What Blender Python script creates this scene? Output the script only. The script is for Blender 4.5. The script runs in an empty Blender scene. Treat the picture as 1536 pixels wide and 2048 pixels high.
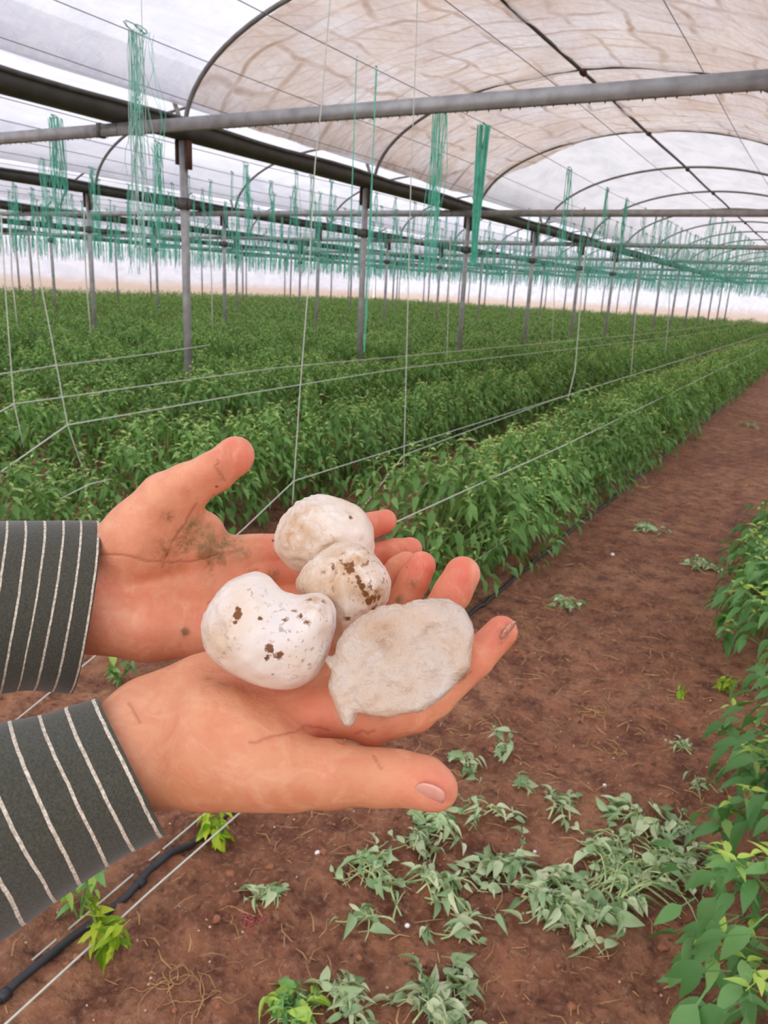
import bpy, math, random
import numpy as np
from mathutils import Matrix, Vector
R = random.Random(7); NR = np.random.RandomState(11)
S = bpy.context.scene
COL = S.collection

# ------------------------------------------------------------------ camera, sky, exposure
F = 1512.0; CX, CY = 768.0, 1024.0; HC = 1.6            # focal length and centre in pixels of 1536x2048, eye height
def _n(v): v = np.array(v, float); return v/np.linalg.norm(v)
_r = _n((912, -402, F)); _b = _n((-2768, -594, F)); _b = _n(_b-_r*np.dot(_b, _r))
_X = -_b; _Y = _r; _Z = np.cross(_X, _Y)
M = np.stack([_X, _Y, _Z], 1)                           # world -> camera (x right, y down, z forward)
EYE = np.array([0, 0, HC])
def ray(px, py): return M.T@np.array([(px-CX)/F, (py-CY)/F, 1.0])
def on_ground(px, py, z=0.0): d = ray(px, py); return EYE+d*((z-HC)/d[2])
def on_plane_x(px, py, x): d = ray(px, py); return EYE+d*(x/d[0])
def cam2world(P): return np.asarray(P)@M+EYE             # rows of camera-frame points
def pc(px, py, d): return np.array([(px-CX)/F*d, (py-CY)/F*d, d])
def proj(P):
    c = (np.asarray(P)-EYE)@M.T; return CX+F*c[..., 0]/c[..., 2], CY+F*c[..., 1]/c[..., 2], c[..., 2]

cd = bpy.data.cameras.new('camera'); cam = bpy.data.objects.new('camera', cd); COL.objects.link(cam)
cd.sensor_fit = 'VERTICAL'; cd.sensor_height = 36.0; cd.lens = F/2048*36; cd.clip_start = .02; cd.clip_end = 500
mw = Matrix.Identity(4)
for i in range(3):
    mw[i][0] = M[0][i]; mw[i][1] = -M[1][i]; mw[i][2] = -M[2][i]; mw[i][3] = EYE[i]
cam.matrix_world = mw; S.camera = cam
cd.dof.use_dof = True; cd.dof.focus_distance = .38; cd.dof.aperture_fstop = 30

W = bpy.data.worlds.new('overcast'); S.world = W; W.use_nodes = True
bg = W.node_tree.nodes['Background']; bg.inputs[0].default_value = (.93, .92, .965, 1); bg.inputs[1].default_value = 1.5
sd = bpy.data.lights.new('sun', 'SUN'); sd.energy = .5; sd.angle = math.radians(40); sd.color = (1, .95, .88)
sun = bpy.data.objects.new('sun', sd); COL.objects.link(sun); sun.rotation_euler = (math.radians(58), 0, math.radians(14)); sun.location = (0, -6, 9)
S.view_settings.view_transform = 'Standard'; S.view_settings.look = 'None'; S.view_settings.exposure = .14; S.view_settings.gamma = 1
S.view_settings.use_curve_mapping = False

# ------------------------------------------------------------------ materials
def srgb(r, g, b):
    f = lambda c: (c/255/12.92 if c <= 10 else ((c/255+.055)/1.055)**2.4)
    return (f(r), f(g), f(b), 1)
class NT:
    def __init__(s, name):
        s.m = bpy.data.materials.new(name); s.m.use_nodes = True; s.t = s.m.node_tree; s.t.nodes.clear()
        s.out = s.t.nodes.new('ShaderNodeOutputMaterial')
    def n(s, typ, **k):
        nd = s.t.nodes.new('ShaderNode'+typ)
        for a, v in k.items(): setattr(nd, a, v)
        return nd
    def l(s, a, b): s.t.links.new(a, b)
    def coord(s, scale=(1, 1, 1), rot=(0, 0, 0), kind='Object'):
        c = s.n('TexCoord'); mp = s.n('Mapping'); mp.inputs['Scale'].default_value = scale; mp.inputs['Rotation'].default_value = rot
        s.l(c.outputs[kind], mp.inputs[0]); return mp.outputs[0]
    def noise(s, vec, scale, detail=4, rough=.55, dist=0):
        t = s.n('TexNoise'); t.inputs['Scale'].default_value = scale; t.inputs['Detail'].default_value = detail
        t.inputs['Roughness'].default_value = rough; t.inputs['Distortion'].default_value = dist
        s.l(vec, t.inputs['Vector']); return t.outputs['Fac']
    def ramp(s, fac, stops, interp='LINEAR'):
        r = s.n('ValToRGB'); r.color_ramp.interpolation = interp
        e = r.color_ramp.elements
        while len(e) < len(stops): e.new(.5)
        for i, (p, c) in enumerate(stops):
            e[i].position = p; e[i].color = c if len(c) == 4 else (*c, 1)
        s.l(fac, r.inputs[0]); return r.outputs[0]
    def mix(s, fac, a, b, mode='MIX'):
        m = s.n('MixRGB', blend_type=mode)
        for i, v in enumerate((fac, a, b)):
            if hasattr(v, 'node'): s.l(v, m.inputs[i])
            else: m.inputs[i].default_value = v
        return m.outputs[0]
    def math(s, op, a, b=0.0, clamp=False):
        m = s.n('Math', operation=op, use_clamp=clamp)
        for i, v in enumerate((a, b)):
            if hasattr(v, 'node'): s.l(v, m.inputs[i])
            else: m.inputs[i].default_value = v
        return m.outputs[0]
    def attr(s, name): a = s.n('Attribute'); a.attribute_name = name; return a.outputs['Fac']
    def bump(s, h, strength=.4, dist=.01):
        b = s.n('Bump'); b.inputs['Strength'].default_value = strength; b.inputs['Distance'].default_value = dist
        s.l(h, b.inputs['Height']); return b.outputs[0]
    def principled(s, color, rough=.6, normal=None, **k):
        p = s.n('BsdfPrincipled')
        if hasattr(color, 'node'): s.l(color, p.inputs['Base Color'])
        else: p.inputs['Base Color'].default_value = color
        if hasattr(rough, 'node'): s.l(rough, p.inputs['Roughness'])
        else: p.inputs['Roughness'].default_value = rough
        if normal is not None: s.l(normal, p.inputs['Normal'])
        for a, v in k.items():
            a = a.replace('_', ' ')
            if hasattr(v, 'node'): s.l(v, p.inputs[a])
            else: p.inputs[a].default_value = v
        s.l(p.outputs[0], s.out.inputs[0]); return p
Wt, Bk = (1, 1, 1, 1), (0, 0, 0, 1)

def m_simple(name, c, rough=.6, var=.15, scale=30, metal=0, bump=0):
    t = NT(name); v = t.coord(); nz = t.noise(v, scale)
    dark = tuple(x*(1-var) for x in c[:3])+(1,); lite = tuple(min(1, x*(1+var)) for x in c[:3])+(1,)
    col = t.ramp(nz, [(.3, dark), (.7, lite)])
    t.principled(col, rough, t.bump(nz, bump, .003) if bump else None, Metallic=metal); return t.m

def m_film(name, dirty=False, wall=False, dim=False):
    t = NT(name); v = t.coord()
    w1 = t.noise(t.coord((1, .35, 1)), 2.2, 6, .62, .8); w2 = t.noise(t.coord((.5, 2.2, 1)), 3.5, 5, .6, 1.2)
    h = t.math('ADD', w1, w2)
    if dirty:
        base = t.mix(t.ramp(t.noise(v, 1.1, 4, .6), [(.35, Bk), (.7, Wt)]), srgb(252, 246, 240), srgb(238, 220, 204))
        # stain lines across and along the tunnel, broken up by noise
        def lines(rot, scale, warp, lo, hi, seed, sc=(1, 1, .2)):
            vv = t.coord(sc, rot); nz = t.n('TexNoise'); nz.inputs['Scale'].default_value = .55; nz.inputs['Detail'].default_value = 3; t.l(vv, nz.inputs['Vector'])
            mx = t.n('VectorMath', operation='MULTIPLY_ADD'); t.l(nz.outputs['Color'], mx.inputs[0]); mx.inputs[1].default_value = (warp,)*3; t.l(vv, mx.inputs[2])
            wv = t.n('TexWave', wave_type='BANDS', bands_direction='X', wave_profile='SIN'); wv.inputs['Scale'].default_value = scale; wv.inputs['Distortion'].default_value = .8
            wv.inputs['Detail'].default_value = 3; wv.inputs['Detail Scale'].default_value = 2.5; wv.inputs['Phase Offset'].default_value = seed; t.l(mx.outputs[0], wv.inputs['Vector'])
            return t.math('MULTIPLY', t.ramp(wv.outputs['Fac'], [(lo, Bk), (hi, Wt)]), t.ramp(t.noise(t.coord((1, 1, 1), (0, 0, seed)), 1.5, 4, .65), [(.36, Bk), (.66, Wt)]))
        a = lines((0, 0, .06), .62, .9, .93, 1, 1.3); b = lines((0, 0, 1.62), .55, .9, .93, 1, 4.1)
        c = lines((0, 0, .7), 1.9, .5, .90, 1, 2.2); e = lines((0, 0, 1.5), 1.3, .7, .9, 1, 6.0)
        f = t.math('MAXIMUM', t.math('MAXIMUM', a, b), t.math('MULTIPLY', t.math('MAXIMUM', c, e), .5))
        st = t.ramp(t.noise(t.coord((5, 1.1, 1), (0, 0, .6)), 3.0, 7, .75, 1.0), [(.42, Bk), (.72, Wt)])
        col = t.mix(t.math('MULTIPLY', f, .75), base, srgb(166, 126, 84)); col = t.mix(t.math('MULTIPLY', st, .40), col, srgb(208, 176, 146))
        edge = t.ramp(t.noise(v, .8, 4, .6, .5), [(.5, Bk), (.75, Wt)])
        col = t.mix(t.math('MULTIPLY', edge, .35), col, srgb(206, 172, 136))
        tr, tl = .12, .74
    else:
        col = t.ramp(w1, [(.3, srgb(222, 222, 234)), (.6, srgb(240, 240, 246))]); tr, tl = .14, .74
        if dim: col = t.ramp(w1, [(.3, srgb(206, 204, 208)), (.6, srgb(224, 222, 224))]); tr = .08  # greyer copy of the film; its colour tones down the far roof's brightness
        if wall:
            sp = t.n('SeparateXYZ'); t.l(v, sp.inputs[0]); zz = t.math('ADD', sp.outputs[2], t.math('MULTIPLY', w1, .5)); col = t.mix(t.ramp(t.math('DIVIDE', zz, 4.0), [(.30, Wt), (.42, Bk)]), col, srgb(226, 206, 190))
    bmp = t.bump(h, .55, .08)
    d = t.n('BsdfDiffuse'); tlb = t.n('BsdfTranslucent'); tp = t.n('BsdfTransparent')
    for q in (d, tlb): t.l(col, q.inputs[0]); t.l(bmp, q.inputs['Normal'])
    t.l(col, tp.inputs[0])
    m1 = t.n('MixShader'); m1.inputs[0].default_value = tl; t.l(d.outputs[0], m1.inputs[1]); t.l(tlb.outputs[0], m1.inputs[2])
    m2 = t.n('MixShader'); m2.inputs[0].default_value = tr; t.l(m1.outputs[0], m2.inputs[1]); t.l(tp.outputs[0], m2.inputs[2])
    t.l(m2.outputs[0], t.out.inputs[0]); return t.m

def m_leaf(name, dark, mid, young, rough=.5, trans=.3):
    t = NT(name); a = t.attr('tint'); v = t.coord()
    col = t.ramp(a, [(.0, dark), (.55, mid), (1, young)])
    oi = t.n('ObjectInfo'); hs = t.n('HueSaturation'); t.l(col, hs.inputs['Color'])
    t.l(t.math('ADD', t.math('MULTIPLY', oi.outputs['Random'], .3), .85), hs.inputs['Value'])
    col2 = t.mix(t.ramp(t.noise(v, 45, 3), [(.4, Bk), (.7, Wt)]), hs.outputs[0], (.9, .95, .8, 1), 'MULTIPLY')
    p = t.n('BsdfPrincipled'); t.l(col2, p.inputs['Base Color']); p.inputs['Roughness'].default_value = rough
    p.inputs['Specular IOR Level'].default_value = .35
    tl = t.n('BsdfTranslucent'); t.l(t.mix(1, col2, (1, 1, .55, 1), 'MULTIPLY'), tl.inputs[0])
    mx = t.n('MixShader'); mx.inputs[0].default_value = trans; t.l(p.outputs[0], mx.inputs[1]); t.l(tl.outputs[0], mx.inputs[2])
    t.l(mx.outputs[0], t.out.inputs[0]); return t.m

def m_soil():
    t = NT('red_soil'); v = t.coord()
    n1 = t.noise(v, .9, 5, .6, .4); n2 = t.noise(v, 9, 6, .65); n3 = t.noise(v, 55, 5, .7); n4 = t.noise(v, 3.1, 4, .6, 1)
    c = t.ramp(n1, [(.32, srgb(152, 94, 64)), (.5, srgb(188, 124, 88)), (.72, srgb(214, 156, 116))])
    c = t.mix(t.ramp(n2, [(.35, Wt), (.62, Bk)]), c, srgb(118, 68, 46))
    c = t.mix(t.math('MULTIPLY', t.ramp(n4, [(.52, Bk), (.7, Wt)]), .45), c, srgb(210, 156, 118))
    c = t.mix(t.math('MULTIPLY', t.ramp(n3, [(.5, Bk), (.72, Wt)]), .55), c, srgb(222, 172, 136))
    c = t.mix(t.math('MULTIPLY', t.ramp(t.noise(v, 38, 3, .6), [(.28, Wt), (.44, Bk)]), .7), c, srgb(66, 38, 26))
    h = t.math('ADD', t.math('MULTIPLY', n2, 1.6), t.math('ADD', n3, t.math('MULTIPLY', t.noise(v, 140, 3, .7), .4)))
    t.principled(c, .88, t.bump(h, 1, .026)); return t.m

def m_skin():
    t = NT('skin'); v = t.coord()
    base = t.ramp(t.noise(v, 22, 4, .6), [(.35, srgb(226, 154, 114)), (.65, srgb(238, 172, 132))])
    c = t.mix(t.attr('red'), base, srgb(226, 118, 96))
    c = t.mix(t.attr('tan'), c, srgb(206, 138, 96))
    c = t.mix(t.math('MULTIPLY', t.ramp(t.noise(v, 75, 5, .65, .8), [(.42, Bk), (.7, Wt)]), .38), c, srgb(214, 112, 90)); c = t.mix(t.math('MULTIPLY', t.ramp(t.noise(v, 48, 4, .6, 1.5), [(.5, Bk), (.72, Wt)]), .35), c, srgb(246, 196, 158))
    c = t.mix(t.math('MULTIPLY', t.attr('crease'), .8), c, srgb(150, 70, 52))
    dm = t.noise(v, 260, 5, .75, .3); dm2 = t.noise(v, 90, 4, .65, .6)
    dsp = t.math('ADD', t.math('MULTIPLY', dm, .5), t.math('MULTIPLY', dm2, .5))
    dirt = t.math('MULTIPLY', t.ramp(t.math('ADD', dsp, t.math('MULTIPLY', t.math('SUBTRACT', t.attr('dirt'), 1), .30)), [(.38, Bk), (.54, Wt)]), t.math('MULTIPLY', t.attr('dirt'), 1.4, True))
    c = t.mix(t.math('MULTIPLY', t.attr('dirt'), t.math('MULTIPLY', dm2, .95)), c, srgb(166, 116, 78)); c = t.mix(t.math('MULTIPLY', dirt, .75), c, srgb(126, 86, 54))
    sp = t.n('TexVoronoi'); sp.inputs['Scale'].default_value = 150; t.l(v, sp.inputs['Vector'])
    spk = t.math('MULTIPLY', t.ramp(sp.outputs['Distance'], [(.1, Wt), (.2, Bk)]), t.math('MULTIPLY', t.attr('speck'), t.ramp(t.noise(v, 60, 2), [(.5, Bk), (.58, Wt)])))
    c = t.mix(spk, c, srgb(92, 56, 34))
    c = t.mix(t.math('MULTIPLY', t.attr('green'), t.ramp(dsp, [(.38, Bk), (.58, Wt)])), c, srgb(122, 118, 78))
    n = t.bump(t.math('ADD', t.math('MULTIPLY', t.noise(v, 420, 3, .6), .5), t.math('ADD', t.noise(v, 130, 4, .6), t.math('MULTIPLY', t.attr('crease'), -2.2))), .5, .001)
    t.principled(c, .5, n, Subsurface_Weight=.18, Subsurface_Radius=(.9, .35, .2), Subsurface_Scale=.006, Specular_IOR_Level=.35); return t.m

def m_hail(name, tint, dirty=.5, seed=0, clear=False):
    t = NT(name); v = t.coord()
    mp = t.n('Mapping'); mp.inputs['Location'].default_value = (seed*.37, seed*.11, seed*.53); t.l(v, mp.inputs[0]); v = mp.outputs[0]
    base = t.ramp(t.noise(v, 45, 5, .6, .5), [(.3, srgb(*tint)), (.62, srgb(244, 232, 218))])
    band = t.ramp(t.noise(v, 26, 3, .5), [(.45, Bk), (.68, Wt)])
    base = t.mix(t.math('MULTIPLY', band, .3+dirty*.5), base, srgb(214, 178, 138))
    base = t.mix(t.math('MULTIPLY', t.attr('stain'), t.ramp(t.noise(v, 120, 4, .6), [(.3, Bk), (.6, Wt)])), base, srgb(198, 152, 104))
    dn = t.noise(v, 330, 4, .7); area = t.ramp(t.noise(v, 38, 2, .5), [(.46, Bk), (.6, Wt)])
    spk = t.math('MULTIPLY', t.ramp(dn, [(.57, Bk), (.62, Wt)]), t.math('MULTIPLY', area, dirty*1.2, True))
    dirt = t.ramp(t.math('ADD', t.math('MULTIPLY', t.noise(v, 210, 5, .7, .6), .9), t.math('MULTIPLY', t.math('SUBTRACT', t.attr('dirt'), 1), .30)), [(.33, Bk), (.41, Wt)])
    f = t.math('MAXIMUM', spk, t.math('MULTIPLY', dirt, t.math('MULTIPLY', t.attr('dirt'), 1.6, True)))
    c = t.mix(t.math('MULTIPLY', f, .97), base, srgb(126, 78, 38))
    h = t.math('ADD', t.noise(v, 70, 4, .6), t.math('MULTIPLY', t.noise(v, 300 if not clear else 420, 3), .35 if not clear else 1.0))
    n = t.bump(h, .35 if not clear else .8, .0018)
    p = t.principled(c, .3 if not clear else .2, n, Subsurface_Weight=.35 if not clear else .15, Subsurface_Radius=(1, .85, .75), Subsurface_Scale=.006,
                     IOR=1.31, Transmission_Weight=.0 if not clear else .36, Coat_Weight=.0 if not clear else .4)
    return t.m

def m_fabric():
    t = NT('striped_wool'); ax = t.attr('axial'); v = t.coord()
    wob = t.math('MULTIPLY', t.math('SUBTRACT', t.noise(v, 160, 3), .5), .07)
    fr = t.math('FRACT', t.math('ADD', ax, wob)); dd = t.math('ABSOLUTE', t.math('SUBTRACT', fr, .5))
    line = t.ramp(dd, [(.052, Wt), (.072, Bk)])
    dark = t.ramp(t.noise(v, 900, 3, .7), [(.35, srgb(58, 58, 48)), (.7, srgb(86, 86, 72))])
    lite = t.ramp(t.noise(v, 700, 2), [(.35, srgb(180, 168, 146)), (.65, srgb(236, 226, 206))])
    c = t.mix(line, dark, lite)
    n = t.bump(t.math('ADD', t.noise(v, 1100, 3, .7), t.math('MULTIPLY', line, .5)), .5, .0006)
    t.principled(c, .92, n, Sheen_Weight=.25); return t.m

MT = dict(
    film=m_film('clean_film'), dimfilm=m_film('dimmed_film', False, False, True), wallfilm=m_film('wall_film', False, True), dirty=m_film('stained_film', True), soil=m_soil(), skin=m_skin(), fabric=m_fabric(),
    steel=m_simple('galvanised_steel', srgb(168, 168, 166), .5, .22, 9, .35), dsteel=m_simple('weathered_steel', srgb(92, 90, 86), .55, .3, 8, .3),
    gutter=m_simple('dark_gutter_steel', srgb(72, 70, 62), .6, .3, 5, .2),
    arch=m_simple('arch_tube_steel', srgb(130, 126, 120), .5, .2, 8, .3),
    rust=m_simple('rusty_steel', srgb(92, 58, 46), .75, .3, 30, .2),
    teal=m_simple('teal_twine_fibre', srgb(104, 208, 178), .7, .2, 20), pale=m_simple('pale_green_twine_fibre', srgb(168, 214, 198), .7, .15, 20),
    white=m_simple('white_string_fibre', srgb(206, 212, 196), .8, .1, 60), wire=m_simple('thin_wire_metal', srgb(120, 116, 120), .6, .1, 20, .3),
    pipe=m_simple('black_polythene', srgb(46, 46, 50), .45, .25, 14), nail=None,
    leaf=m_leaf('pepper_leaf', srgb(74, 118, 46), srgb(138, 182, 104), srgb(190, 214, 130)),
    leafn=m_leaf('pepper_leaf_near', srgb(74, 124, 62), srgb(128, 176, 108), srgb(196, 222, 104), .42),
    leafy=m_leaf('yellowish_leaf', srgb(92, 132, 24), srgb(146, 184, 36), srgb(206, 216, 70)),
    wilt=m_leaf('wilted_leaf', srgb(120, 152, 104), srgb(172, 196, 150), srgb(216, 222, 184), .7, .15),
    stem=m_simple('green_stem', srgb(112, 134, 66), .6, .2, 40), wstem=m_simple('wilted_stem', srgb(188, 204, 142), .7, .2, 40),
    straw=m_simple('dry_straw', srgb(196, 152, 104), .8, .3, 3), root=m_simple('pale_root', srgb(186, 146, 96), .8, .2, 60), pink=m_simple('pink_root', srgb(190, 96, 96), .7, .2, 60),
    pebble=m_simple('pale_pebble', srgb(206, 176, 150), .8, .2, 12), ice=m_simple('small_hail', srgb(244, 240, 236), .35, .05, 50),
    brown=m_simple('dark_twig', srgb(78, 52, 36), .85, .3, 60), clod=m_simple('soil_clod', srgb(156, 100, 72), .92, .25, 60, 0, .8),
)
def m_nail():
    t = NT('fingernail'); v = t.coord()
    d = t.math('MULTIPLY', t.attr('dirt'), t.ramp(t.noise(v, 300, 3), [(.4, Bk), (.6, Wt)]))
    c = t.mix(d, t.ramp(t.noise(v, 90, 2), [(.3, srgb(226, 156, 134)), (.7, srgb(236, 176, 158))]), srgb(120, 80, 60))
    t.principled(c, .25, None, Coat_Weight=.3); return t.m
MT['nail'] = m_nail()

# ------------------------------------------------------------------ object helpers
def props(o, label=None, cat=None, group=None, kind=None):
    if label: o['label'] = label
    if cat: o['category'] = cat
    if group: o['group'] = group
    if kind: o['kind'] = kind
    return o
def thing(name, label, cat, loc=(0, 0, 0), group=None, rz=0):
    o = bpy.data.objects.new(name, None); COL.objects.link(o); o.location = loc; o.rotation_euler = (0, 0, rz); o.empty_display_size = .1
    return props(o, label, cat, group)
def link(name, me, mat=None, parent=None, loc=None):
    o = bpy.data.objects.new(name, me); COL.objects.link(o)
    if mat is not None and not me.materials: me.materials.append(mat)
    if parent: o.parent = parent
    if loc is not None: o.location = loc
    return o
def npmesh(name, V, Fq, attrs=None, smooth=True):
    """V (n,3), Fq list of (k,m) index arrays (faces with m corners)."""
    me = bpy.data.meshes.new(name)
    if isinstance(Fq, np.ndarray): Fq = [Fq]
    Fq = [f for f in Fq if len(f)]
    V = np.ascontiguousarray(V, dtype=np.float32); me.vertices.add(len(V)); me.vertices.foreach_set('co', V.ravel())
    loops = np.concatenate([f.ravel() for f in Fq]).astype(np.int32); tot = np.concatenate([np.full(len(f), f.shape[1]) for f in Fq])
    st = np.concatenate([[0], np.cumsum(tot)[:-1]]).astype(np.int32)
    me.loops.add(len(loops)); me.loops.foreach_set('vertex_index', loops)
    me.polygons.add(len(tot)); me.polygons.foreach_set('loop_start', st)
    me.update(calc_edges=True); me.validate()
    if smooth: me.polygons.foreach_set('use_smooth', np.ones(len(me.polygons), bool))
    for k, a in (attrs or {}).items():
        at = me.attributes.new(k, 'FLOAT', 'POINT'); at.data.foreach_set('value', np.ascontiguousarray(a, dtype=np.float32))
    return me
class MB:
    def __init__(s): s.V = []; s.Q = []; s.n = 0; s.T = []
    def add(s, V, Q, tint=.5):
        V = np.asarray(V, float); s.V.append(V); s.Q.append(np.asarray(Q)+s.n); s.n += len(V); s.T.append(np.full(len(V), tint) if np.isscalar(tint) else tint)
    def tube(s, P, r, sides=6, tint=.5, cap=True):
        P = np.asarray(P, float); n = len(P); r = np.full(n, r) if np.isscalar(r) else np.asarray(r)
        T = np.gradient(P, axis=0); T /= np.linalg.norm(T, axis=1)[:, None]+1e-12
        up = np.array([0, 0, 1.]) if abs(T[0][2]) < .9 else np.array([1., 0, 0])
        U = []; u = np.cross(T[0], up); u /= np.linalg.norm(u)
        for i in range(n):
            u = u-T[i]*np.dot(u, T[i]); u /= np.linalg.norm(u)+1e-12; U.append(u)
        U = np.array(U); Wv = np.cross(T, U); a = np.arange(sides)/sides*2*np.pi
        V = P[:, None]+r[:, None, None]*(U[:, None]*np.cos(a)[None, :, None]+Wv[:, None]*np.sin(a)[None, :, None])
        i = np.arange(n-1)[:, None]*sides; j = np.arange(sides)[None]; k = (j+1) % sides
        Q = np.stack([i+j, i+k, i+sides+k, i+sides+j], -1).reshape(-1, 4); V = V.reshape(-1, 3)
        if cap:
            b = len(V); V = np.vstack([V, P[0], P[-1]])
            j = np.arange(sides); k = (j+1) % sides
            if sides % 2 == 0:
                j2 = np.arange(0, sides, 2)
                Q = np.vstack([Q, np.stack([np.full(len(j2), b), (j2+2) % sides, j2+1, j2], -1), np.stack([np.full(len(j2), b+1), (n-1)*sides+j2, (n-1)*sides+j2+1, (n-1)*sides+(j2+2) % sides], -1)])
        s.add(V, Q, tint)
    def box(s, c, d, tint=.5):
        c = np.array(c, float); d = np.array(d, float)/2
        V = np.array([[x, y, z] for x in (-1, 1) for y in (-1, 1) for z in (-1, 1)])*d+c
        s.add(V, [[0, 1, 3, 2], [4, 6, 7, 5], [0, 4, 5, 1], [2, 3, 7, 6], [0, 2, 6, 4], [1, 5, 7, 3]], tint)
    def mesh(s, name, smooth=True):
        return npmesh(name, np.vstack(s.V), np.vstack(s.Q), {'tint': np.concatenate(s.T)}, smooth)
    def build(s, name, mat, parent=None, loc=None, smooth=True): return link(name, s.mesh(name, smooth), mat, parent, loc)

def vnoise2(x, y, seed=0):
    def h(i, j): v = np.sin(i*127.1+j*311.7+seed*74.7)*43758.5453; return v-np.floor(v)
    xi, yi = np.floor(x), np.floor(y); fx, fy = x-xi, y-yi; fx = fx*fx*(3-2*fx); fy = fy*fy*(3-2*fy)
    return (h(xi, yi)*(1-fx)+h(xi+1, yi)*fx)*(1-fy)+(h(xi, yi+1)*(1-fx)+h(xi+1, yi+1)*fx)*fy-.5
def fbm2(x, y, o=4, seed=0): return sum(vnoise2(x*2**k, y*2**k, seed+k)/2**k for k in range(o))
def vnoise3(P, seed=0):
    def h(i, j, k): v = np.sin(i*127.1+j*311.7+k*74.7+seed*19.3)*43758.5453; return v-np.floor(v)
    i = np.floor(P); f = P-i; f = f*f*(3-2*f); r = 0
    for a in (0, 1):
        for b in (0, 1):
            for c in (0, 1):
                r = r+h(i[..., 0]+a, i[..., 1]+b, i[..., 2]+c)*(f[..., 0] if a else 1-f[..., 0])*(f[..., 1] if b else 1-f[..., 1])*(f[..., 2] if c else 1-f[..., 2])
    return r-.5

# ------------------------------------------------------------------ the greenhouse shell
GX = [-.3-6*k for k in range(7)]                 # gutter lines: -0.3, -6.3 ... -36.3
ARCH_Y = [6.45+3.85*k for k in range(15)]; YEND = 60.5; ZG = 3.05; RISE = 1.27
def ground_z(x, y):
    near = np.clip((5.5-y)/1.5, 0, 1)*np.clip((x+4.6)/.8, 0, 1)*np.clip((1.4-x)/.3, 0, 1)
    z = .03*fbm2(x*1.3, y*1.3, 3, 3)+near*(.035*fbm2(x*5, y*5, 4, 9)+(.026+.022*np.clip(2.2-y, 0, 1))*np.abs(fbm2(x*15, y*15, 4, 5)))
    z = z+.05*np.exp(-((x+1.85)/.35)**2)-.02*np.exp(-((x+.75)/.3)**2)+.05*np.exp(-((x-.3)/.3)**2)
    return z*np.clip((y+3), 0, 1)
xs = np.concatenate([np.linspace(-40, -5, 50), np.arange(-4.9, -2.3, .06), np.arange(-2.3, .9, .013), np.linspace(.95, 8, 24)])
ys = np.concatenate([np.linspace(-8, .3, 12), np.arange(.35, 3.3, .013), np.arange(3.3, 9, .05), np.linspace(9.1, 62, 80)])
gx, gy = np.meshgrid(xs, ys, indexing='ij'); gz = ground_z(gx, gy)
ii = np.arange(len(xs)-1)[:, None]*len(ys)+np.arange(len(ys)-1)[None]
Qg = np.stack([ii, ii+len(ys), ii+len(ys)+1, ii+1], -1).reshape(-1, 4)
props(link('floor', npmesh('floor', np.stack([gx, gy, gz], -1).reshape(-1, 3), Qg), MT['soil']), 'reddish brown bare soil floor of the greenhouse', None, None, 'structure')
def gz1(x, y): return float(ground_z(np.array(x, float), np.array(y, float)))

def roof_z(x, xc, drop=0): u = np.clip(np.abs(x-xc)/3.0, 0, 1); return ZG-drop+RISE*np.sqrt(np.clip(1-u**2, 0, 1))
def film(name, xl, y0, y1, mat, z_off=.03, seed=0, label=None, amp=.015):
    xc = xl+3; th = np.linspace(0, np.pi, 41); xx = xc-2.95*np.cos(th); yy = np.arange(y0, y1+.01, .25 if y1-y0 < 20 else .5)
    x, y = np.meshgrid(xx, yy, indexing='ij'); z = ZG+z_off+RISE*np.sqrt(np.clip(1-((x-xc)/3)**2, 0, 1))
    z = z+amp*fbm2(x*1.5+seed, y*1.2, 3, seed)
    i = np.arange(len(xx)-1)[:, None]*len(yy)+np.arange(len(yy)-1)[None]
    Q = np.stack([i, i+len(yy), i+len(yy)+1, i+1], -1).reshape(-1, 4)
    o = link(name, npmesh(name, np.stack([x, y, z], -1).reshape(-1, 3), Q), mat)
    return o, xx, yy
for k, xl in enumerate([-6.3, -12.3, -18.3, -24.3, -30.3, -36.3, -.3]):
    for y0, y1, mt in ([(-3, 14.0, 'film'), (14.0, YEND, 'dimfilm')] if k == 0 else [(-3, YEND, 'film')]):
        o, _, _ = film('ceiling', xl, y0, y1, MT[mt], .03, k); props(o, None, None, None, 'structure')
# stained sheet hung under the film between the first and the third arch
def sheet():
    xc = -3.3; th = np.linspace(.03, np.pi-.03, 90); v = np.linspace(0, 1, 60)
    T, Vv = np.meshgrid(th, v, indexing='ij'); y0 = 6.5+0*T; y1 = 14.15+.45*np.exp(-((T-.75)/.35)**2)+.08*np.sin(T*9)
    y = y0+(y1-y0)*Vv; x = xc-2.93*np.cos(T)
    z = ZG+RISE*np.sqrt(np.clip(1-((x-xc)/3)**2, 0, 1))-.015+.05*fbm2(x*2.2, y*1.6, 4, 5)-.05*np.sin(np.clip((y-6.45)/3.85, 0, 2)*np.pi)**2
    i = np.arange(89)[:, None]*60+np.arange(59)[None]; Q = np.stack([i, i+60, i+61, i+1], -1).reshape(-1, 4)
    o = link('stained_sheet', npmesh('stained_sheet', np.stack([x, y, z], -1).reshape(-1, 3), Q), MT['dirty'])
    props(o, 'brown-stained crumpled plastic sheet hung under the roof arches above the path', 'plastic sheet')
sheet()
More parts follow.
